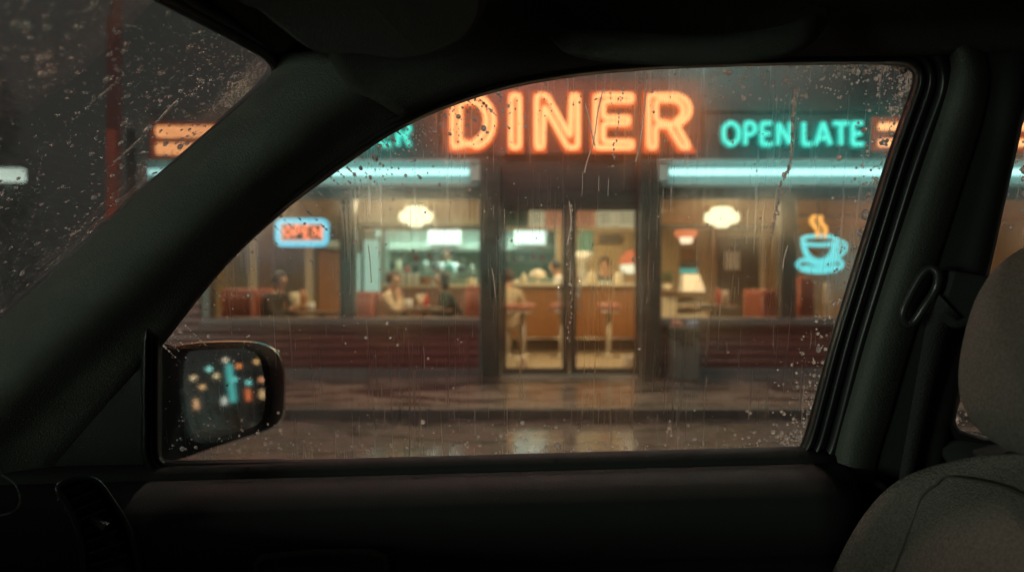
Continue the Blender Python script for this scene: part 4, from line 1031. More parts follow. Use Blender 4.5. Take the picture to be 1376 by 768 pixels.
item('sauce_bottle', 560, 11.3, [(.03,0),(.035,.02),(.03,.15),(.012,.2)], 'brownwood', 'dark sauce bottle behind the small plate', 'bottle', z1)
item('mug', 418, 11.0, [(.04,0),(.05,.01),(.055,.13),(.045,.13),(.04,.02)], 'white', 'white mug on the left table near the wooden partition', 'mug', z2)
item('napkin_holder', 396, 11.2, [(.05,0),(.07,.02),(.07,.24),(.05,.26)], 'cream', 'pale napkin holder on the left table by the person in black', 'napkin holder', z2)
item('ketchup_bottle', 407, 11.25, [(.04,0),(.05,.02),(.05,.25),(.02,.30)], 'wood_orange', 'amber bottle on the left table', 'bottle', z2)
item('ketchup_bottle', 966, 11.1, [(.035,0),(.045,.02),(.04,.18),(.015,.24)], 'ketchup', 'red bottle on the table in front of the brown door', 'bottle', z3)
item('napkin_holder', 975, 11.15, [(.04,0),(.05,.02),(.045,.20),(.03,.22)], 'cream', 'cream shaker on the table in front of the brown door', 'shaker', z3)
item('plate', 950, 10.95, [(.06,0),(.14,.02),(.15,.03),(.01,.02)], 'white', 'white plate on the table in front of the brown door', 'plate', z3)
# the far-left room fittings
o = MB(); BX(o, 436, 322, 462, 334, 12.9, 13.15); tag(o.build('storage_box', M['steel'], None, bevel=.02), 'pale metal box on top of the wooden partition', 'box')
o = MB(); BX(o, 447, 365, 451, 385, 12.95, 13.1); 
# right bay: cabinet, register, picture, door, notice
p = P(905, 425, 12.2); cab = empty('cashier_cabinet', p, label='cream cashier cabinet with open dark shelves right of the entrance', cat='cabinet')
mb = MB(); xa, xb = P(894,0,12.2).x, P(952,0,12.2).x; zt = P(0,396,12.2).z
mb.box((xa, 12.2, .105), (P(910,0,12.2).x, 12.7, zt)); mb.box((P(910.5,0,12.2).x, 12.25, P(0,414,12.2).z), (xb, 12.7, P(0,406,12.2).z)); mb.box((P(910.5,0,12.2).x, 12.25, P(0,430,12.2).z), (xb, 12.7, P(0,422,12.2).z)); mb.box((P(910.5,0,12.2).x, 12.62, .105), (xb, 12.7, zt-.05))
q1 = mb.build('carcass', M['cream'], cab, bevel=.008)
mb = MB(); mb.box((xa-.04, 12.15, zt+.001), (xb+.04, 12.75, zt+.04)); q2 = mb.build('cabinet_top', M['brownwood'], cab, bevel=.006); at_base((q1, q2), p)
p = P(931, 396, 12.3); reg = empty('cash_register', p+Vector((0,0,.04)), label='pale cash register with a green lit display on the cashier cabinet', cat='cash register')
zt += .042
mb = MB(); mb.add([(p.x-.17,12.25,zt),(p.x+.19,12.25,zt),(p.x+.19,12.65,zt),(p.x-.17,12.65,zt),(p.x-.13,12.40,zt+.28),(p.x+.13,12.40,zt+.28),(p.x+.13,12.65,zt+.28),(p.x-.13,12.65,zt+.28)], [(0,3,2,1),(4,5,6,7),(0,1,5,4),(1,2,6,5),(2,3,7,6),(3,0,4,7)]); q1 = mb.build('body', M['white'], reg, bevel=.015)
mb = MB(); mb.box((p.x-.15,12.50,zt+.29), (p.x+.12,12.56,zt+.37)); q2 = mb.build('display', M['green_scr'], reg)
mb = MB(); mb.box((p.x-.15,12.48,zt+.372), (p.x+.13,12.60,zt+.48)); mb.box((p.x-.02,12.52,zt+.281),(p.x+.02,12.54,zt+.289)); q3 = mb.build('display_hood', M['dark'], reg, bevel=.01); at_base((q1, q2, q3), reg.location.copy())
o = MB().lathe((0,0,0), [(.06,0),(.08,.12),(.075,.12),(.01,.1)], 12).build('flower_pot', M['cream'], None, True); o.location = (P(897,0,12.45).x, 12.45, zt); pot = tag(o, 'cream pot with a small dark plant left of the cash register', 'potted plant')
mb = MB(); rnd = random.Random(2)
for i in range(60):
    a = Vector((rnd.gauss(0,.05), rnd.gauss(0,.05), .15+rnd.random()*.16)); d1 = Vector((rnd.gauss(0,1), rnd.gauss(0,1), rnd.gauss(0,1))).normalized()*.03; d2 = d1.orthogonal()*.6
    mb.add([a-d1, a+d2, a+d1, a-d2], [(0,1,2,3)])
mb.build('foliage', M['leaf'], pot)
def picture(px0, py0, px1, py1, lb, mat, name='picture_frame', cat='picture'):
    p = P((px0+px1)/2, py1, YB-.02); r = empty(name, p, label=lb, cat=cat)
    mb = MB(); BX(mb, px0, py0, px1, py1, YB-.04, YB-.002); a = mb.build('frame', M['brownwood'], r, bevel=.006)
    mb = MB(); BX(mb, px0+2, py0+2, px1-2, py1-2, YB-.046, YB-.041); b = mb.build('print', mat, r); at_base((a, b), p)
picture(915, 334, 934, 350, 'small dark framed picture under the red wall lamp', M['wall_brown'])
p = P(995, 425, YB); dr = empty('inner_door', Vector((p.x, YB, .104)), label='dark brown door in a pale frame on the back wall of the right room', cat='door'); bb = dr.location.copy()
q = [part('leaf', M['doorbrown'], dr, (964, 318, 1020, 462), YB-.05, YB-.002, .006)]
q.append(part('door_frame', M['cream'], dr, (978, 313, 1028, 318), YB-.08, YB-.002, .006)); q.append(part('door_frame', M['cream'], dr, (1021, 318.4, 1028, 462), YB-.08, YB-.002, .006))
mb = MB(); mb.ball(P(1013, 388, YB-.09), .04); q.append(mb.build('door_knob', M['chrome'], dr, True)); at_base(q, bb)
o = MB(); BX(o, 974, 338, 994, 362, YB-.062, YB-.053); tag(o.build('notice', M['white'], None, bevel=.002), 'white paper notice pinned on the brown door', 'notice')
wbox('wall_pilaster', M['wall_brown'], (P(955,0,15.0).x, 15.0, .105), (P(963,0,15.0).x, YB-.002, 2.335))
o = MB(); BX(o, 1078, 396, 1096, 428, 12.0, 12.1); BX(o, 1110, 380, 1118, 428, 12.0, 12.1); tag(o.build('room_divider', M['cream'], None, bevel=.01), 'low cream divider panels behind the window under the coffee cup', 'divider')
o = MB().lathe((0,0,0), [(.10,0),(.13,.2),(.12,.2),(.01,.18)], 14).build('planter', M['cream'], None, True); o.location = (P(1087,0,11.6).x, 11.6, P(0,425,11.6).z-.25); tag(o, 'cream planter with drooping pale leaves below the coffee cup sign', 'plant')
pl = o; mb = MB()
for i in range(90):
    a = Vector((rnd.gauss(0,.09), rnd.gauss(0,.07), .22+abs(rnd.gauss(0,.13)))); d1 = Vector((rnd.gauss(0,1), rnd.gauss(0,1), rnd.gauss(0,1))).normalized()*.05; d2 = d1.orthogonal()*.5
    mb.add([a-d1, a+d2, a+d1, a-d2], [(0,1,2,3)])
mb.build('foliage', pbr('pale_leaf', (.30,.30,.14), .6), pl)
mb = MB(); mb.box((-.16,-.12,-.75+.25),( .16,.12,-.001)); mb.build('stand', M['brownwood'], pl)

# bin outside and things on it
xb_, yb_ = P(919,0,9.35).x, 9.35
bn = empty('litter_bin', (xb_, yb_, .10), label='square grey litter bin standing on the pavement right of the doors', cat='litter bin')
zt = P(0,441,9.2).z
MB().box((-.155,-.15,.0), (.155,.15,zt-.13-.1)).build('body', M['bin'], bn, bevel=.02)
MB().box((-.17,-.165,zt-.128-.1), (.17,.165,zt-.10)).build('lid', M['column'], bn, bevel=.012)
mb = MB(); mb.box((-.10,-.172,zt-.20-.1), (.10,-.168,zt-.15-.1)); mb.build('flap', M['dark'], bn)
for dx, mt, lb, n in ((-.08, pbr('pink_paper', (.60,.30,.24), .7), 'crumpled pink paper bag left on the bin lid', 'paper_bag'), (.10, pbr('blue_paper', (.28,.38,.55), .7), 'crumpled blue paper cup left on the bin lid', 'paper_cup')):
    o = MB().lathe((0,0,0), [(.045,0),(.07,.02),(.075,.06),(.05,.085)], 12).build(n, mt, None, True); o.location = (xb_+dx, yb_, zt+.001); tag(o, lb, n.replace('_', ' '))

# ------------------------------------------------ people
def skin_body(name, chain_v, chain_e, radii, mat, parent, root=0, sub=2):
    me = bpy.data.meshes.new(name); me.from_pydata([tuple(v) for v in chain_v], chain_e, []); me.update(); me.materials.append(mat)
    o = bpy.data.objects.new(name, me); COL.objects.link(o); o.parent = parent
    sk = o.modifiers.new('skin', 'SKIN'); sk.use_smooth_shade = True
    lay = me.skin_vertices[0].data
    for i, r in enumerate(radii): lay[i].radius = (r, r); lay[i].use_root = (i == root)
    su = o.modifiers.new('sub', 'SUBSURF'); su.levels = sub; su.render_levels = sub
    return o
def person(loc, rz, label, skin, hair, top, legs, arms, seated=True, lean=.05, head_fwd=.0, longhair=False, apron=None, s=1.0):
    """built at the hips, facing +x; arms: [(elbow, hand), (elbow, hand)] for left (+y) and right"""
    r = empty('person', loc, rz, label, 'person'); r.scale = (s, s, s)
    V_ = Vector
    hip = V_((0,0,0)); wa = V_((lean*.4,0,.18)); ch = V_((lean*.9,0,.38)); nk = V_((lean*1.1+.01,0,.50)); hb = V_((lean*1.2+.03+head_fwd,0,.585)); hc = V_((lean*1.2+.04+head_fwd,0,.66)); ht = V_((lean*1.2+.03+head_fwd,0,.73))
    v = [hip, wa, ch, nk, hb, hc, ht]; e = [(0,1),(1,2),(2,3),(3,4),(4,5),(5,6)]; rr = [.135,.12,.135,.052,.066,.088,.066]
    nose = len(v); v.append(hc+V_((.092,0,-.012))); e.append((5, nose)); rr.append(.016)
    cv = [hip, wa, ch, V_((lean*1.1,0,.475))]; ce = [(0,1),(1,2),(2,3)]; crr = [.155,.14,.152,.075]
    for sgn, (el, ha) in zip((1,-1), arms):
        sh = V_((lean,.17*sgn,.42)); el = V_((el[0], el[1]*sgn, el[2])); ha = V_((ha[0], ha[1]*sgn, ha[2]))
        b = len(v); v += [sh, el, ha]; e += [(2,b),(b,b+1),(b+1,b+2)]; rr += [.055,.042,.028]
        d = (ha-el).normalized(); pm = ha+d*.055; sd = d.cross(V_((0,0,1))); sd = sd.normalized() if sd.length > .1 else V_((0,1,0)); up = sd.cross(d)
        pi_ = len(v); v.append(pm); e.append((b+2, pi_)); rr.append(.030)
        for k, (off, ln) in enumerate(((-.030,.055),(-.010,.068),(.010,.064),(.030,.050))):
            q = len(v); v += [pm+sd*off+d*.03, pm+sd*off*1.1+d*(.03+ln*.6)-up*.01, pm+sd*off*1.1+d*(.03+ln)-up*.03]; e += [(pi_,q),(q,q+1),(q+1,q+2)]; rr += [.010,.009,.008]
        q = len(v); v += [ha+sd*.034*sgn+d*.02, ha+sd*.055*sgn+d*.055]; e += [(b+2,q),(q,q+1)]; rr += [.012,.010]
        c = len(cv); w_ = el.lerp(ha, .86); cv += [sh, el, w_]; ce += [(2,c),(c,c+1),(c+1,c+2)]; crr += [.074,.056,.042]
    lv = [hip]; le = []; lr = [.15]
    for sgn in (1,-1):
        if seated: L = [V_((.06,.10*sgn,-.02)), V_((.44,.11*sgn,.0)), V_((.46,.11*sgn,-.40)), V_((.58,.12*sgn,-.45))]
        else: L = [V_((0,.10*sgn,-.06)), V_((.02,.11*sgn,-.48)), V_((-.01,.11*sgn,-.88)), V_((.12,.12*sgn,-.93))]
        b = len(v); v += L; e += [(0,b),(b,b+1),(b+1,b+2),(b+2,b+3)]; rr += [.085,.058,.042,.03]
        c = len(lv); lv += L; le += [(0,c),(c,c+1),(c+1,c+2),(c+2,c+3)]; lr += [.10,.072,.058,.042]
    body = skin_body('body', v, e, rr, skin, r)
    skin_body('top', cv, ce, crr, top, body); skin_body('trousers', lv, le, lr, legs, body)
    # hair: a cap over the back and crown, leaving the face free
    mb = MB(); n = 14; rows_ = []
    for i in range(8):
        for k in range(n):
            th = PI*.62*i/7; ph = 2*PI*k/n; x = math.sin(th)*math.cos(ph); z = math.cos(th); y = math.sin(th)*math.sin(ph)
            if x > .25 and th > .8: th2 = .8; x = math.sin(th2)*math.cos(ph); z = math.cos(th2); y = math.sin(th2)*math.sin(ph)
            ext = -.10*max(0, (i-5))*(1 if longhair else .12)*(1 if x < .2 else 0)
            rows_.append(hc+V_((x*.112-.012, y*.103, z*.115+.014+ext)))
    mb.add(rows_, [(i*n+k, i*n+(k+1) % n, (i+1)*n+(k+1) % n, (i+1)*n+k) for i in range(7) for k in range(n)]+[tuple(range(n))])
    h = mb.build('hair', hair, body, True); so = h.modifiers.new('t', 'SOLIDIFY'); so.thickness = .012
    for sgn in (1,-1):
        mb = MB(); mb.ball(hc+V_((.082, .032*sgn, .012)), .011, 8); mb.build('eye', M['dark'], body, True)
        mb = MB(); mb.ball(hc+V_((0, .088*sgn, -.005)), .02, 8, 0, (1, .4, 1.4)); mb.build('ear', skin, body, True)
    mb = MB(); mb.ball(hc+V_((.078, 0, -.045)), .016, 8, 0, (.5, 1.3, .4)); mb.build('mouth', pbr('lips', (.35,.10,.08), .5), body, True)
    if apron:
        mb = MB(); mb.add([V_((.15+lean,-.11,.36)), V_((.15+lean,.11,.36)), V_((.165,.15,.05)), V_((.165,-.15,.05))], [(0,1,2,3)]); a = mb.build('apron', apron, body); so = a.modifiers.new('t','SOLIDIFY'); so.thickness = .01
    return r
def seat_at(px, head_row, dep, s=1.0):
    """hip point so that the head centre falls on the given row"""
    p = P(px, head_row, dep); return Vector((p.x, dep, p.z-.66*s))
RESTL = ((.20,.24,.16),(.42,.12,.20)); RESTR = RESTL
CHIN = ((.30,.16,.12),(.22,.05,.46))
EATS = ((.24,.22,.14),(.44,.06,.28))
person(seat_at(515, 374, 11.15), -.25, 'person with brown hair in a cream jumper, elbows on the table, hands at mouth', M['skin1'], M['hair_br'], M['cl_cream'], M['cl_jean'], [CHIN, ((.32,.16,.12),(.25,.04,.42))], lean=.10, s=.98)
person(seat_at(614, 374, 11.25), PI+.22, 'person with dark hair in a dark green jacket, leaning over a plate at the table', M['skin2'], M['hair_bk'], M['cl_green'], M['cl_jean'], [EATS, RESTR], lean=.16, longhair=True)
person(seat_at(362, 376, 10.95), -.35, 'person in a black coat sitting alone in the far left booth', M['skin1'], M['hair_bk'], M['cl_black'], M['cl_jean'], [RESTL, EATS], lean=.12)
person(seat_at(604, 341, 15.9, 1.0), -PI/2-.4, 'cook in white with reddish face standing at the kitchen pass', M['skin1'], M['hair_br'], M['cl_white'], M['cl_jean'], [((.20,.24,.22),(.38,.18,.26)), ((.2,.24,.2),(.4,.14,.3))], seated=False, apron=M['cl_white'], s=1.0)
person(seat_at(771, 357, 14.0, 1.0), PI-.2, 'person in a white uniform leaning over the counter behind the middle door stile', M['skin2'], M['hair_bk'], M['cl_white'], M['cl_jean'], [((.28,.2,.12),(.45,.12,.10)), ((.28,.2,.14),(.46,.12,.12))], seated=False, lean=.26, s=1.0)
person(seat_at(812, 354, 14.1, 1.0), -PI/2, 'server with dark hair in a pale blue shirt and dark waistcoat behind the counter', M['skin2'], M['hair_bk'], M['cl_green'], M['cl_jean'], [((.05,.27,.18),(.26,.16,.14)), ((.05,.27,.18),(.26,.16,.14))], seated=False, lean=.02, apron=M['cl_blue'])
person(seat_at(680, 372, 12.2, 1.0), PI/2-.3, 'person in a beige coat perched on a stool, half hidden by the left door column', M['skin1'], M['hair_br'], M['cl_beige'], M['cl_beige'], [((.22,.24,.16),(.40,.14,.22)), ((.22,.24,.16),(.40,.14,.22))], lean=.10)
stool(P(682,0,12.25).x, 12.25, 'pedestal stool carrying the person in the beige coat')

# ------------------------------------------------ street things
def lamp_post(name, label, x, y, h, col, st, arm=1.0, power=0, headr=.16, cat='street lamp', group='street lamps down the road'):
    r = empty(name, (x, y, .0), label=label, cat=cat, group=group)
    MB().lathe((0,0,0), [(.14,0),(.14,.25),(.09,.32),(.055,h*.6),(.045,h)], 12).build('post', M['column'], r, True)
    MB().tube([(0,0,h-.02),(0,-.3*arm,h+.12),(0,-arm,h+.18)], .035, n=8).build('arm', M['column'], r, True)
    MB().lathe((0,-arm,h), [(.05,.16),(headr,.12),(headr*1.2,.0)], 14).build('lamp_hood', M['dark'], r, True)
    MB().ball((0,-arm,h-.02), headr, 12).build('globe', emit('lamp_glow', col, st*.4 if st < 20 else st), r, True)
    if power:
        l = bpy.data.lights.new('street_light', 'POINT'); l.energy = power; l.color = col; l.shadow_soft_size = .25
        o = bpy.data.objects.new('street_light', l); COL.objects.link(o); o.location = (0,-arm,h-.35); o.parent = r
    return r
o_m = mc; 
def mirror_hit(px, py, t):
    d = (PL(px, py, mc, MNv)-Vector((0,0,EYE))).normalized(); rd = d-MNv*2*d.dot(MNv)
    return PL(px, py, mc, MNv)+rd*t
for px, py, t, col, st, lb in ((315,508,24,(.25,.95,.90),9,'teal street lamp globe reflected brightest in the door mirror'),(321,490,30,(1.0,.30,.08),8,'red-orange street lamp reflected near the top of the mirror'),(345,484,36,(1.0,.55,.2),7,'amber street lamp reflected at the mirror\'s outer corner'),(291,503,33,(1.0,.75,.4),7,'pale amber street lamp reflected left of the teal one'),(272,518,40,(1.0,.55,.25),7,'small amber street lamp reflected at the mirror\'s inner side')):
    q = mirror_hit(px, py, t); h = max(q.z, 1.0)
    lamp_post('street_lamp', lb, q.x, q.y+.6, h, col, st, .6, 0, .085*t/30)

wbox('side_cladding', M['fascia'], (XA-.27, FY+.25, .1), (XA, FY+.29, 3.2)); wbox('side_cladding', M['fascia'], (XA-.27, FY+.295, .1), (XA-.205, 18.6, 3.2))
# added lamps and cables above the frame, tinting the wet ground like neon spill
cab_ = MB().tube([(x, 7.4, 5.35-.25*math.cos(x/11*PI/2)+.25) for x in range(-11, 12)], .008, n=6).build('added_span_cable', M['dark']); tag(cab_, 'thin added cable out of view above the pavement that carries the added lamps', 'cable')
for x, lb in ((-.6,'rosy added lamp out of view, lighting the pavement before the big orange sign'),(2.9,'sea-green added lamp out of view, lighting the pavement before OPEN LATE')):
    zc_ = 5.35-.25*math.cos(x/11*PI/2)+.25; r = empty('added_hanging_lamp', (x, 7.4, zc_), label=lb, cat='street lamp', group='added lamps hung over the pavement')
    MB().lathe((0,0,-.30), [(.15,0),(.13,.05),(.04,.12),(.02,.14),(.012,.29)], 14).build('lamp_hood', M['dark'], r, True)
    MB().ball((0,0,-.40), .085, 12).build('globe', M['e_lamp_r'] if x < 0 else M['e_lamp_t'], r, True)
r = empty('added_hanging_lamp', (.2, 3.9, 5.6), label='bright pinkish added lamp out of view over the road just outside the car window', cat='street lamp')  # lamp added out of view to brighten the drops and the road
MB().lathe((0,0,-.34), [(.20,0),(.18,.06),(.05,.15),(.02,.17),(.012,.33)], 14).build('lamp_hood', M['dark'], r, True)
MB().ball((0,0,-.44), .11, 12).build('globe', emit('added_pink_globe', (1.0,.70,.62), 520), r, True)
cb_ = MB().tube([(-9,3.9,6.0),(-3,3.9,5.7),(.2,3.9,5.6),(4,3.9,5.72),(9,3.9,6.0)], .008, n=6).build('added_span_cable', M['dark']); tag(cb_, 'thin added cable out of view above the road that carries the added lamp nearest the car', 'cable')
for (x, y, h, lb) in ((4.42, 8.1, 5.0, 'added street lamp on the pavement hidden behind the centre pillar of the car'), (-8.2, 5.6, 5.2, 'added street lamp out of view on the kerb ahead of the car')):  # lamps added out of view for glints in the drops
    lamp_post('street_lamp', lb, x, y, h, (1.0,.86,.66), 380, 1.1, 0, .09)
for px, py, t, col, st, lb in ((260,506,45,(1.0,.7,.4),8,'tiny amber street lamp at the inner edge of the mirror picture'),(281,494,48,(.4,.95,.85),8,'tiny teal street lamp reflected above the pale amber one'),(303,482,50,(1.0,.8,.6),7,'tiny white street lamp reflected at the top of the mirror'),(334,512,44,(.3,.9,.85),8,'tiny teal street lamp reflected right of the tall teal light box'),(352,508,40,(1.0,.4,.2),8,'small orange street lamp reflected low at the outer side of the mirror')):
    q = mirror_hit(px, py, t); h = max(q.z, 1.0)
    lamp_post('street_lamp', lb, q.x, q.y+.6, h, col, st, .6, 0, .085*t/30)
q = mirror_hit(312, 520, 20)  # light box added to make the tall teal streak in the mirror
r = empty('teal_streak_box', (q.x, q.y, 0), label='tall narrow teal light box on a post, added to make the teal streak in the mirror', cat='sign')
MB().box((-.10,-.10,0), (.10,.10,.79)).build('post', M['column'], r); MB().box((-.07,-.07,.8), (.07,.07,1.75)).build('light_box', emit('teal_light_box', (.12,.62,.58), 1.1), r, bevel=.02)
for px, rr_, c_ in ((333,.5,(1.0,.22,.07)),(262,.4,(1.0,.5,.25)),(352,.35,(1.0,.6,.3)),(300,.3,(.9,.9,.8))):
    q = mirror_hit(px, 524, 26); r = empty('lit_bollard', (q.x, q.y, 0), label='%s glowing bollard down the street, reflected in the mirror' % {333:'red', 262:'peach', 352:'amber', 300:'white'}[px], cat='bollard', group='glowing bollards down the street')
    MB().lathe((0,0,0), [(.09,0),(.08,.05),(.08,.69)], 12).build('post', M['column'], r, True); MB().lathe((0,0,.7), [(.06,0),(.06,rr_*.7),(.03,rr_*.7+.03)], 12).build('light_head', emit('bollard_glow', c_, 1.5), r, True)
# left background seen through the windscreen
mb = MB(); 
p = P(156, 384, 9.3)
r = empty('sign_pole', (p.x, p.y, .1), label='tall sign pole with red light on it imitated by glowing tubes, seen through the windscreen', cat='pole')
MB().lathe((0,0,0), [(.11,0),(.11,.2),(.07,.26),(.06,5.2)], 12).build('post', M['fascia_red'], r, True)
MB().tube([(0,-.11,1.2),(0,-.11,2.9)], .055, n=10).build('neon_tube', emit('red_light_on_pole', (.80,.12,.05), .20), r, True)  # weak emission stands in for red neon light falling on the pole
MB().tube([(0,-.11,2.92),(0,-.11,4.2)], .055, n=10).build('neon_tube', emit('red_light_fading_up', (.50,.08,.045), .09), r, True)  # dimmer upper length imitates that red light fading upwards
# conifer
def conifer(x, y, h, rad, label, seed):
    rnd = random.Random(seed); r = empty('conifer_tree', (x, y, 0), label=label, cat='tree')
    mb = MB(); mb.lathe((0,0,0), [(.20,0),(.16,1),(.03,h)], 10)
    for i in range(26):
        z = 1.0+(h-1.3)*i/26; a = rnd.uniform(0, 2*PI); l = rad*(1-(z/h))*1.0; mb.tube([(0,0,z),(l*.5*math.cos(a),l*.5*math.sin(a),z+.08),(l*math.cos(a),l*math.sin(a),z-.12)], [.04,.025,.008], n=5)
    mb.build('trunk', M['bark'], r, True)
    mb = MB()
    for i in range(5200):
        z = .7+(h-.6)*rnd.random()**1.25; a = rnd.uniform(0, 2*PI); l = rad*(1-z/h)*(.25+.8*rnd.random()**.5)*(1+.25*math.sin(a*3+z*5)); c_ = Vector((l*math.cos(a), l*math.sin(a), z-.18*l))
        d1 = Vector((math.cos(a), math.sin(a), -.35)).normalized()*rnd.uniform(.10,.2); d2 = d1.cross(Vector((0,0,1))).normalized()*rnd.uniform(.02,.05)
        mb.add([c_-d1, c_+d2, c_+d1, c_-d2], [(0,1,2,3)])
    mb.build('crown', M['leaf'], r)
conifer(-10.2, 15.2, 6.6, 2.0, 'dark conifer standing beyond the left end of the diner', 5)
# low white lit wall lamp on a post beside it
p = P(12, 236, 14.6); r = empty('box_lantern', (p.x, p.y, 0), label='white box lantern glowing on a post in front of the dark conifer', cat='lantern')
MB().lathe((0,0,0), [(.08,0),(.05,.2),(.04,p.z-.12)], 10).build('post', M['column'], r, True)
MB().box((-.26,-.12,p.z-.11), (.26,.12,p.z+.13)).build('glass_box', emit('white_lantern', (.66,.80,.68), 1.8), r, bevel=.03)
MB().box((-.29,-.15,p.z+.131), (.29,.15,p.z+.18)).build('cap', M['dark'], r, bevel=.01)
# unseen shop added behind the camera, with a soft lamp to light the cabin
r = empty('added_shop', (-16, -15.8, 0), label='added unseen shop with broad glowing windows across the street, behind the viewer', cat='shop')
MB().box((-9,0,0), (9,5,.75)).build('wall', M['tile'], r); MB().box((-9,0,3.0), (9,5,4.6)).build('fascia', M['fascia'], r)
for x in (-9,-3.2,2.8,8.6): MB().box((x,0,.751), (x+.4,5,2.999)).build('pier', M['column'], r)
for x in (-8.6,-2.8,3.2): MB().box((x,.15,.751), (x+5.4,.2,2.999)).build('window', emit('added_shop_glow', (.85,.95,.78), .35), r)
CABIN_FILL = area('cabin_fill_light', (-17.5, -12.3, 1.9), (PI/2, 0, math.radians(-52)), 8, 2.0, 1150, (.86,1.0,.82))  # added lamp that fills the cabin with soft light

# ================================================================== RAIN ON THE GLASS
def drop_mesh(mb, p, u, v, n, r, asp, h, seg=9):
    """flattened dome of water sitting on the outer face of the glass (n points away from the cabin)"""
    rings = [(1.0, 0.0), (.93, .33), (.72, .68), (.40, .92)]
    ph = [random.uniform(.92, 1.08) for _ in range(seg)]
    vs = []
    for k, (rr, hh) in enumerate(rings):
        for i in range(seg):
            a = 2*PI*i/seg; w = rr*r*(ph[i]*.6+.4)
            vs.append(p+u*(math.cos(a)*w)+v*(math.sin(a)*w*asp)+n*(hh*h))
    vs.append(p+n*h); vs.append(p)
    fs = []
    for k in range(3):
        for i in range(seg):
            j = (i+1) % seg; fs.append((k*seg+i, k*seg+j, (k+1)*seg+j, (k+1)*seg+i))
    for i in range(seg):
        j = (i+1) % seg; fs.append((3*seg+i, 3*seg+j, 4*seg)); fs.append((j, i, 4*seg+1))
    mb.add(vs, fs)
def inside(pts, x, y):
    c = False; N = len(pts)
    for i in range(N):
        a, b = pts[i], pts[(i+1) % N]
        if (a.y > y) != (b.y > y) and x < (b.x-a.x)*(y-a.y)/(b.y-a.y)+a.x: c = not c
    return c
def edge_d(pts, x, y):
    return min((Vector((x, y))-q).length for q in pts)
def rain(name, label, fn, accept, count, n, u, v, size, parent=None, trails=(), beads=()):
    mb = MB(); k = 0; tries = 0
    while k < count and tries < count*200:
        tries += 1
        r = accept()
        if r is None: continue
        x, y, s = r
        p = fn(x, y); rad = size*s*random.lognormvariate(0, .5)
        drop_mesh(mb, p, u, v, n, rad, random.choice((1, 1, 1.05, 1.15, 1.4)), rad*random.uniform(.72, .98)); k += 1
    for tr, r0, dens in trails:                      # running water: a wandering chain of beads and short rivulets
        pts = cr([Vector((a, b, 0)) for a, b in tr], 8); pts = resample(pts, max(6, int(len(pts)*1.0)))
        L = sum((b-a).length for a, b in zip(pts, pts[1:])); m = int(L*dens)
        q = resample(pts, max(8, m))
        for a in q:
            rad = r0*random.uniform(.45, 1.25)
            drop_mesh(mb, fn(a.x+random.gauss(0, 1.3), a.y+random.gauss(0, 1.5)), u, v, n, rad, random.uniform(1, 2.2), rad*.6)
    for bd, r0 in beads:                             # thin unbroken rivulets
        pts = cr([Vector((a+random.gauss(0, .35), b, 0)) for a, b in bd], 6)
        P3 = [fn(a.x, a.y)+n*r0*.2 for a in pts]; N = len(P3)
        rs = [r0*(.5+.5*abs(math.sin(i*1.7))+(.6 if i == N-1 else 0)) for i in range(N)]
        mb.tube(P3, rs, n=8, flat=.7, fl_axis=tuple(n))
    o = mb.build(name, M['water'], parent, True)
    return tag(o, label, 'raindrops', None, 'stuff')

WDp = WD; side_u = Vector((1, 0, 0)); side_v = side_n.cross(side_u).normalized()
outS = lambda a, b: S(a, b, .012)+side_n*.0046
def acc_side():
    m = random.random()
    if m < .24:      # along the top
        x = random.uniform(500, 1225); e = min(WDp, key=lambda q: abs(q.x-x)+(1e4 if q.y > 300 else 0)).y
        y = e+abs(random.gauss(0, 26))+3; s = .85 if x > 945 else .48
    elif m < .50:    # beside the front pillar
        q = random.choice([w for w in WDp if w.x < 640 and w.y < 470]); d = abs(random.expovariate(1/32)); x = q.x+d*.72; y = q.y+d*.7; s = .6
    elif m < .78:    # along the rear edge
        q = random.choice([w for w in WDp if w.x > 1078 and w.y < 600]); x = q.x-abs(random.expovariate(1/17))-2; y = q.y+random.uniform(-6, 6); s = .85
    elif m < .86:
        x = random.uniform(225, 1080); y = 612-abs(random.gauss(0, 22)); s = .95
    else:
        x = random.uniform(220, 1220); y = random.uniform(90, 610); s = .6
    if not inside(WDp, x, y): return None
    return x, y, s
tr = [([(1072,120),(1068,150),(1066,190),(1064,215),(1056,238),(1050,255),(1047,275),(1042,300),(1038,318)], .0016, .5),
      ([(836,120),(832,160),(826,200),(822,225),(868-14,224)][:4], .0012, .22),
      ([(764,265),(770,300),(764,345),(768,400),(764,460)], .0012, .16),
      ([(1185,270),(1172,300),(1160,330),(1152,360),(1140,400),(1128,440)], .0011, .30),
      ([(1075,160),(1070,200)], .001, .3)]
bd = [([(787,138),(792,160),(797,185),(800,196)], .0011),([(812,118),(804,150),(798,190),(790,215),(786,232)], .0010),([(870,105),(866,150),(860,195),(855,218)], .0012),
      ([(1069,128),(1066,160),(1065,192)], .0010),([(765,270),(768,300),(762,330)], .0010),([(767,350),(766,385)], .0013),([(661,360),(664,375),(666,400)], .0009),
      ([(494,330),(496,350),(498,380)], .0008),([(1060,330),(1056,345),(1053,365)], .0010),([(855,592),(858,600)], .0016)]
# many faint fine vertical runs
for _ in range(110):
    x = random.uniform(470, 1110); y = random.uniform(230, 560); l = random.uniform(8, 40)
    if inside(WDp, x, y) and inside(WDp, x, y+l) and inside(WDp, x-10, y+l): bd.append(([(x, y), (x+random.gauss(0, .5), y+l/2), (x+random.gauss(0, .6), y+l)], random.uniform(.00022, .00045)))
rain('raindrops', 'clear raindrops and thin runs of water covering the front side window', outS, acc_side, 3100, side_n, side_u, side_v, .00135, None, tr, bd)

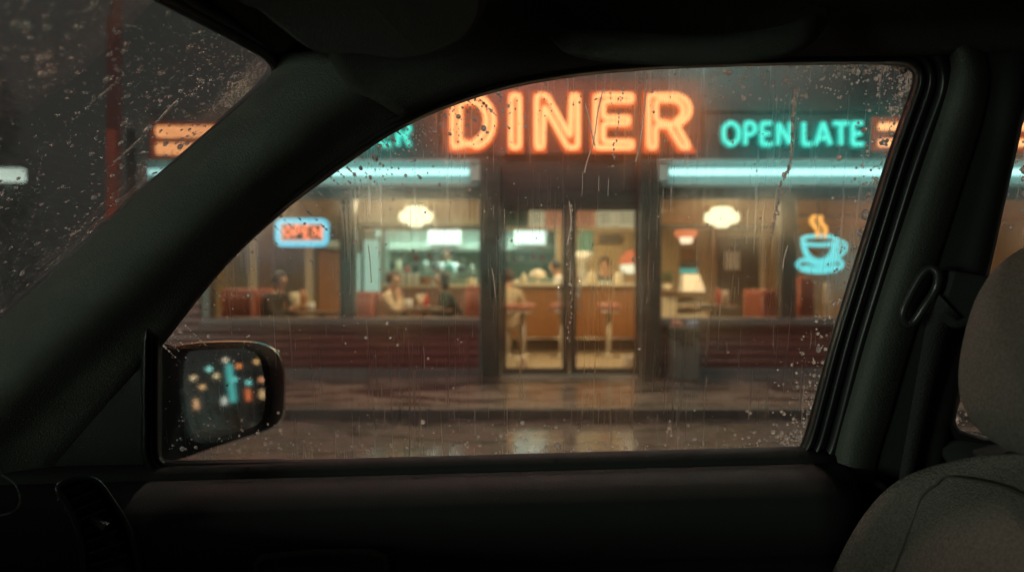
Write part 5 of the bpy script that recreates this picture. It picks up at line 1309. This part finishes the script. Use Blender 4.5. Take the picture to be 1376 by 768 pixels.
outW = lambda a, b: W(a, b)+wn*.0056
wu = Vector((0, 1, 0)); wv = wn.cross(wu).normalized()
def acc_scr():
    if random.random() < .42:
        x = 372-abs(random.expovariate(1/60)); y = 90+random.gauss(10, 38); s = .8
    elif random.random() < .3:
        t = random.random(); x = 370-t*370-abs(random.expovariate(1/22)); y = 100+t*337-4; s = .9
    else:
        x = random.uniform(0, 370); y = random.uniform(0, 430); s = random.choice((.8, 1.1, 1.6))
    if y < (x-228)*.53+3 and x > 228: return None
    if (x-0)/371+(y-100)/337 > .985: return None
    return x, y, s
trw = [([(162,115),(150,128),(135,140),(120,152)], .0010, .45),([(118,156),(90,178),(60,205),(40,240),(22,300),(8,350)], .0006, .25),
       ([(265,128),(250,136),(235,150),(212,172),(200,186)], .0012, .4),([(200,186),(180,204),(160,222)], .0011, .4),([(155,226),(130,250),(100,275)], .0006, .25),
       ([(258,51),(280,53),(310,62),(350,78)], .0009, .22),([(60,215),(55,260),(48,300),(30,345),(14,400)], .0008, .3),([(320,70),(318,95),(300,120)], .0004, .3)]
bdw = [([(160,117),(140,134),(120,152)], .0011),([(245,138),(225,158),(205,180)], .0016),([(196,188),(176,206),(157,223)], .0012),([(172,41),(182,42),(192,42)], .0014),([(262,52),(272,53),(281,54)], .0011)]
rain('raindrops', 'raindrops and slanting streaks of water on the windscreen beside the front pillar', outW, acc_scr, 1300, wn, wu, wv, .00115, None, trw, bdw)
outR = lambda a, b: S(a, b, .015)+side_n*.0046
def acc_rear():
    x = random.uniform(1286, 1450); y = random.uniform(150, 596)
    if random.random() < .5: y = random.uniform(520, 596)
    if not inside(RD, x, y): return None
    return x, y, .9
rain('raindrops', 'raindrops on the narrow slice of rear door window behind the headrest', outR, acc_rear, 500, side_n, side_u, side_v, .00115)
mu = (MM(340,520)-MM(280,520)).normalized(); mv = (MM(300,560)-MM(300,500)).normalized()
def acc_m():
    x = random.uniform(250, 362); y = random.uniform(472, 585)
    return (x, y, .8) if inside([Vector((p.x, p.y)) for p in gp], x, y) else None
rain('raindrops', 'fine raindrops on the glass of the door mirror', lambda a, b: MM(a, b, .008)+MNv*.0005, acc_m, 260, MNv, mu, mv, .0007)
def acc_h():
    x = random.uniform(214, 384); y = random.choice((random.gauss(462, 4), random.uniform(462, 600)))
    if inside([Vector((p.x, p.y)) for p in gp], x, y) or not inside([Vector((p.x, p.y)) for p in hp], x, y): return None
    return x, y, .6
rain('raindrops', 'small raindrops beading on the black mirror housing', lambda a, b: MM(a, b, -.0035), acc_h, 90, MNv, mu, mv, .0010)

# ================================================================== STREET, SKY, LIGHT
def sheet(name, x0, y0, x1, y1, z, mat, bottom=.05):
    mb = MB(); mb.box((x0, y0, z-bottom), (x1, y1, z)); o = mb.build(name, mat); o['kind'] = 'structure'; return o
sheet('ground', -150, -150, 150, 200, -.05, M['road'])
sheet('road', -140, -9, 140, 6.95, 0.0, M['road'], .045)
sheet('pavement', -60, 7.27, 60, 9.72, .096, M['walk'], .14)
mb = MB()
x = -40
while x < 40:
    mb.box((x+.004, 7.10, -.04), (x+.996, 7.268, .10)); x += 1.0
o = mb.build('kerb', M['kerb'], bevel=.012); o['kind'] = 'structure'
sheet('gutter', -60, 6.952, 60, 7.098, .004, M['road'], .045)

w = bpy.data.worlds.new('World'); SC.world = w; w.use_nodes = True; nt = w.node_tree; nt.nodes.clear()
wo = nt.nodes.new('ShaderNodeOutputWorld'); bg = nt.nodes.new('ShaderNodeBackground'); tc = nt.nodes.new('ShaderNodeTexCoord')
no = nt.nodes.new('ShaderNodeTexNoise'); no.inputs['Scale'].default_value = 3; no.inputs['Detail'].default_value = 5
nt.links.new(tc.outputs['Generated'], no.inputs[0])
mx = nt.nodes.new('ShaderNodeMix'); mx.data_type = 'RGBA'; nt.links.new(no.outputs[0], mx.inputs[0])
mx.inputs[6].default_value = (.015,.016,.015,1); mx.inputs[7].default_value = (.040,.038,.034,1)
nt.links.new(mx.outputs[2], bg.inputs[0]); bg.inputs[1].default_value = 1.0; nt.links.new(bg.outputs[0], wo.inputs[0])

# ------------------------------------------------------------------ camera and output
cam = bpy.data.cameras.new('camera'); co = bpy.data.objects.new('camera', cam); COL.objects.link(co)
co.location = (0, 0, EYE); co.rotation_euler = (PI/2, 0, 0)
cam.sensor_width = 36; cam.lens = 36*FP/1376; cam.clip_start = .02; cam.clip_end = 600
cam.dof.use_dof = True; cam.dof.focus_distance = 1.03; cam.dof.aperture_fstop = 3.5
SC.camera = co
SC.view_settings.view_transform = 'Standard'; SC.view_settings.look = 'None'; SC.view_settings.exposure = 0; SC.view_settings.gamma = 1
cy = SC.cycles
cy.max_bounces = 12; cy.transparent_max_bounces = 24; cy.transmission_bounces = 10; cy.diffuse_bounces = 3; cy.glossy_bounces = 5
cy.use_denoising = True; cy.caustics_reflective = False; cy.caustics_refractive = True; cy.sample_clamp_indirect = 6; cy.use_light_tree = True
# parts that were built in world coordinates keep their place under the car's own base point
for o in list(bpy.data.objects):
    if o.parent == car and o != seat: o.matrix_parent_inverse = Matrix.Translation(-car.location)
seat.matrix_parent_inverse = Matrix.Translation(-car.location)
for o in list(bpy.data.objects):
    if o.parent == seat: o.matrix_parent_inverse = Matrix.Translation(-seat.location)
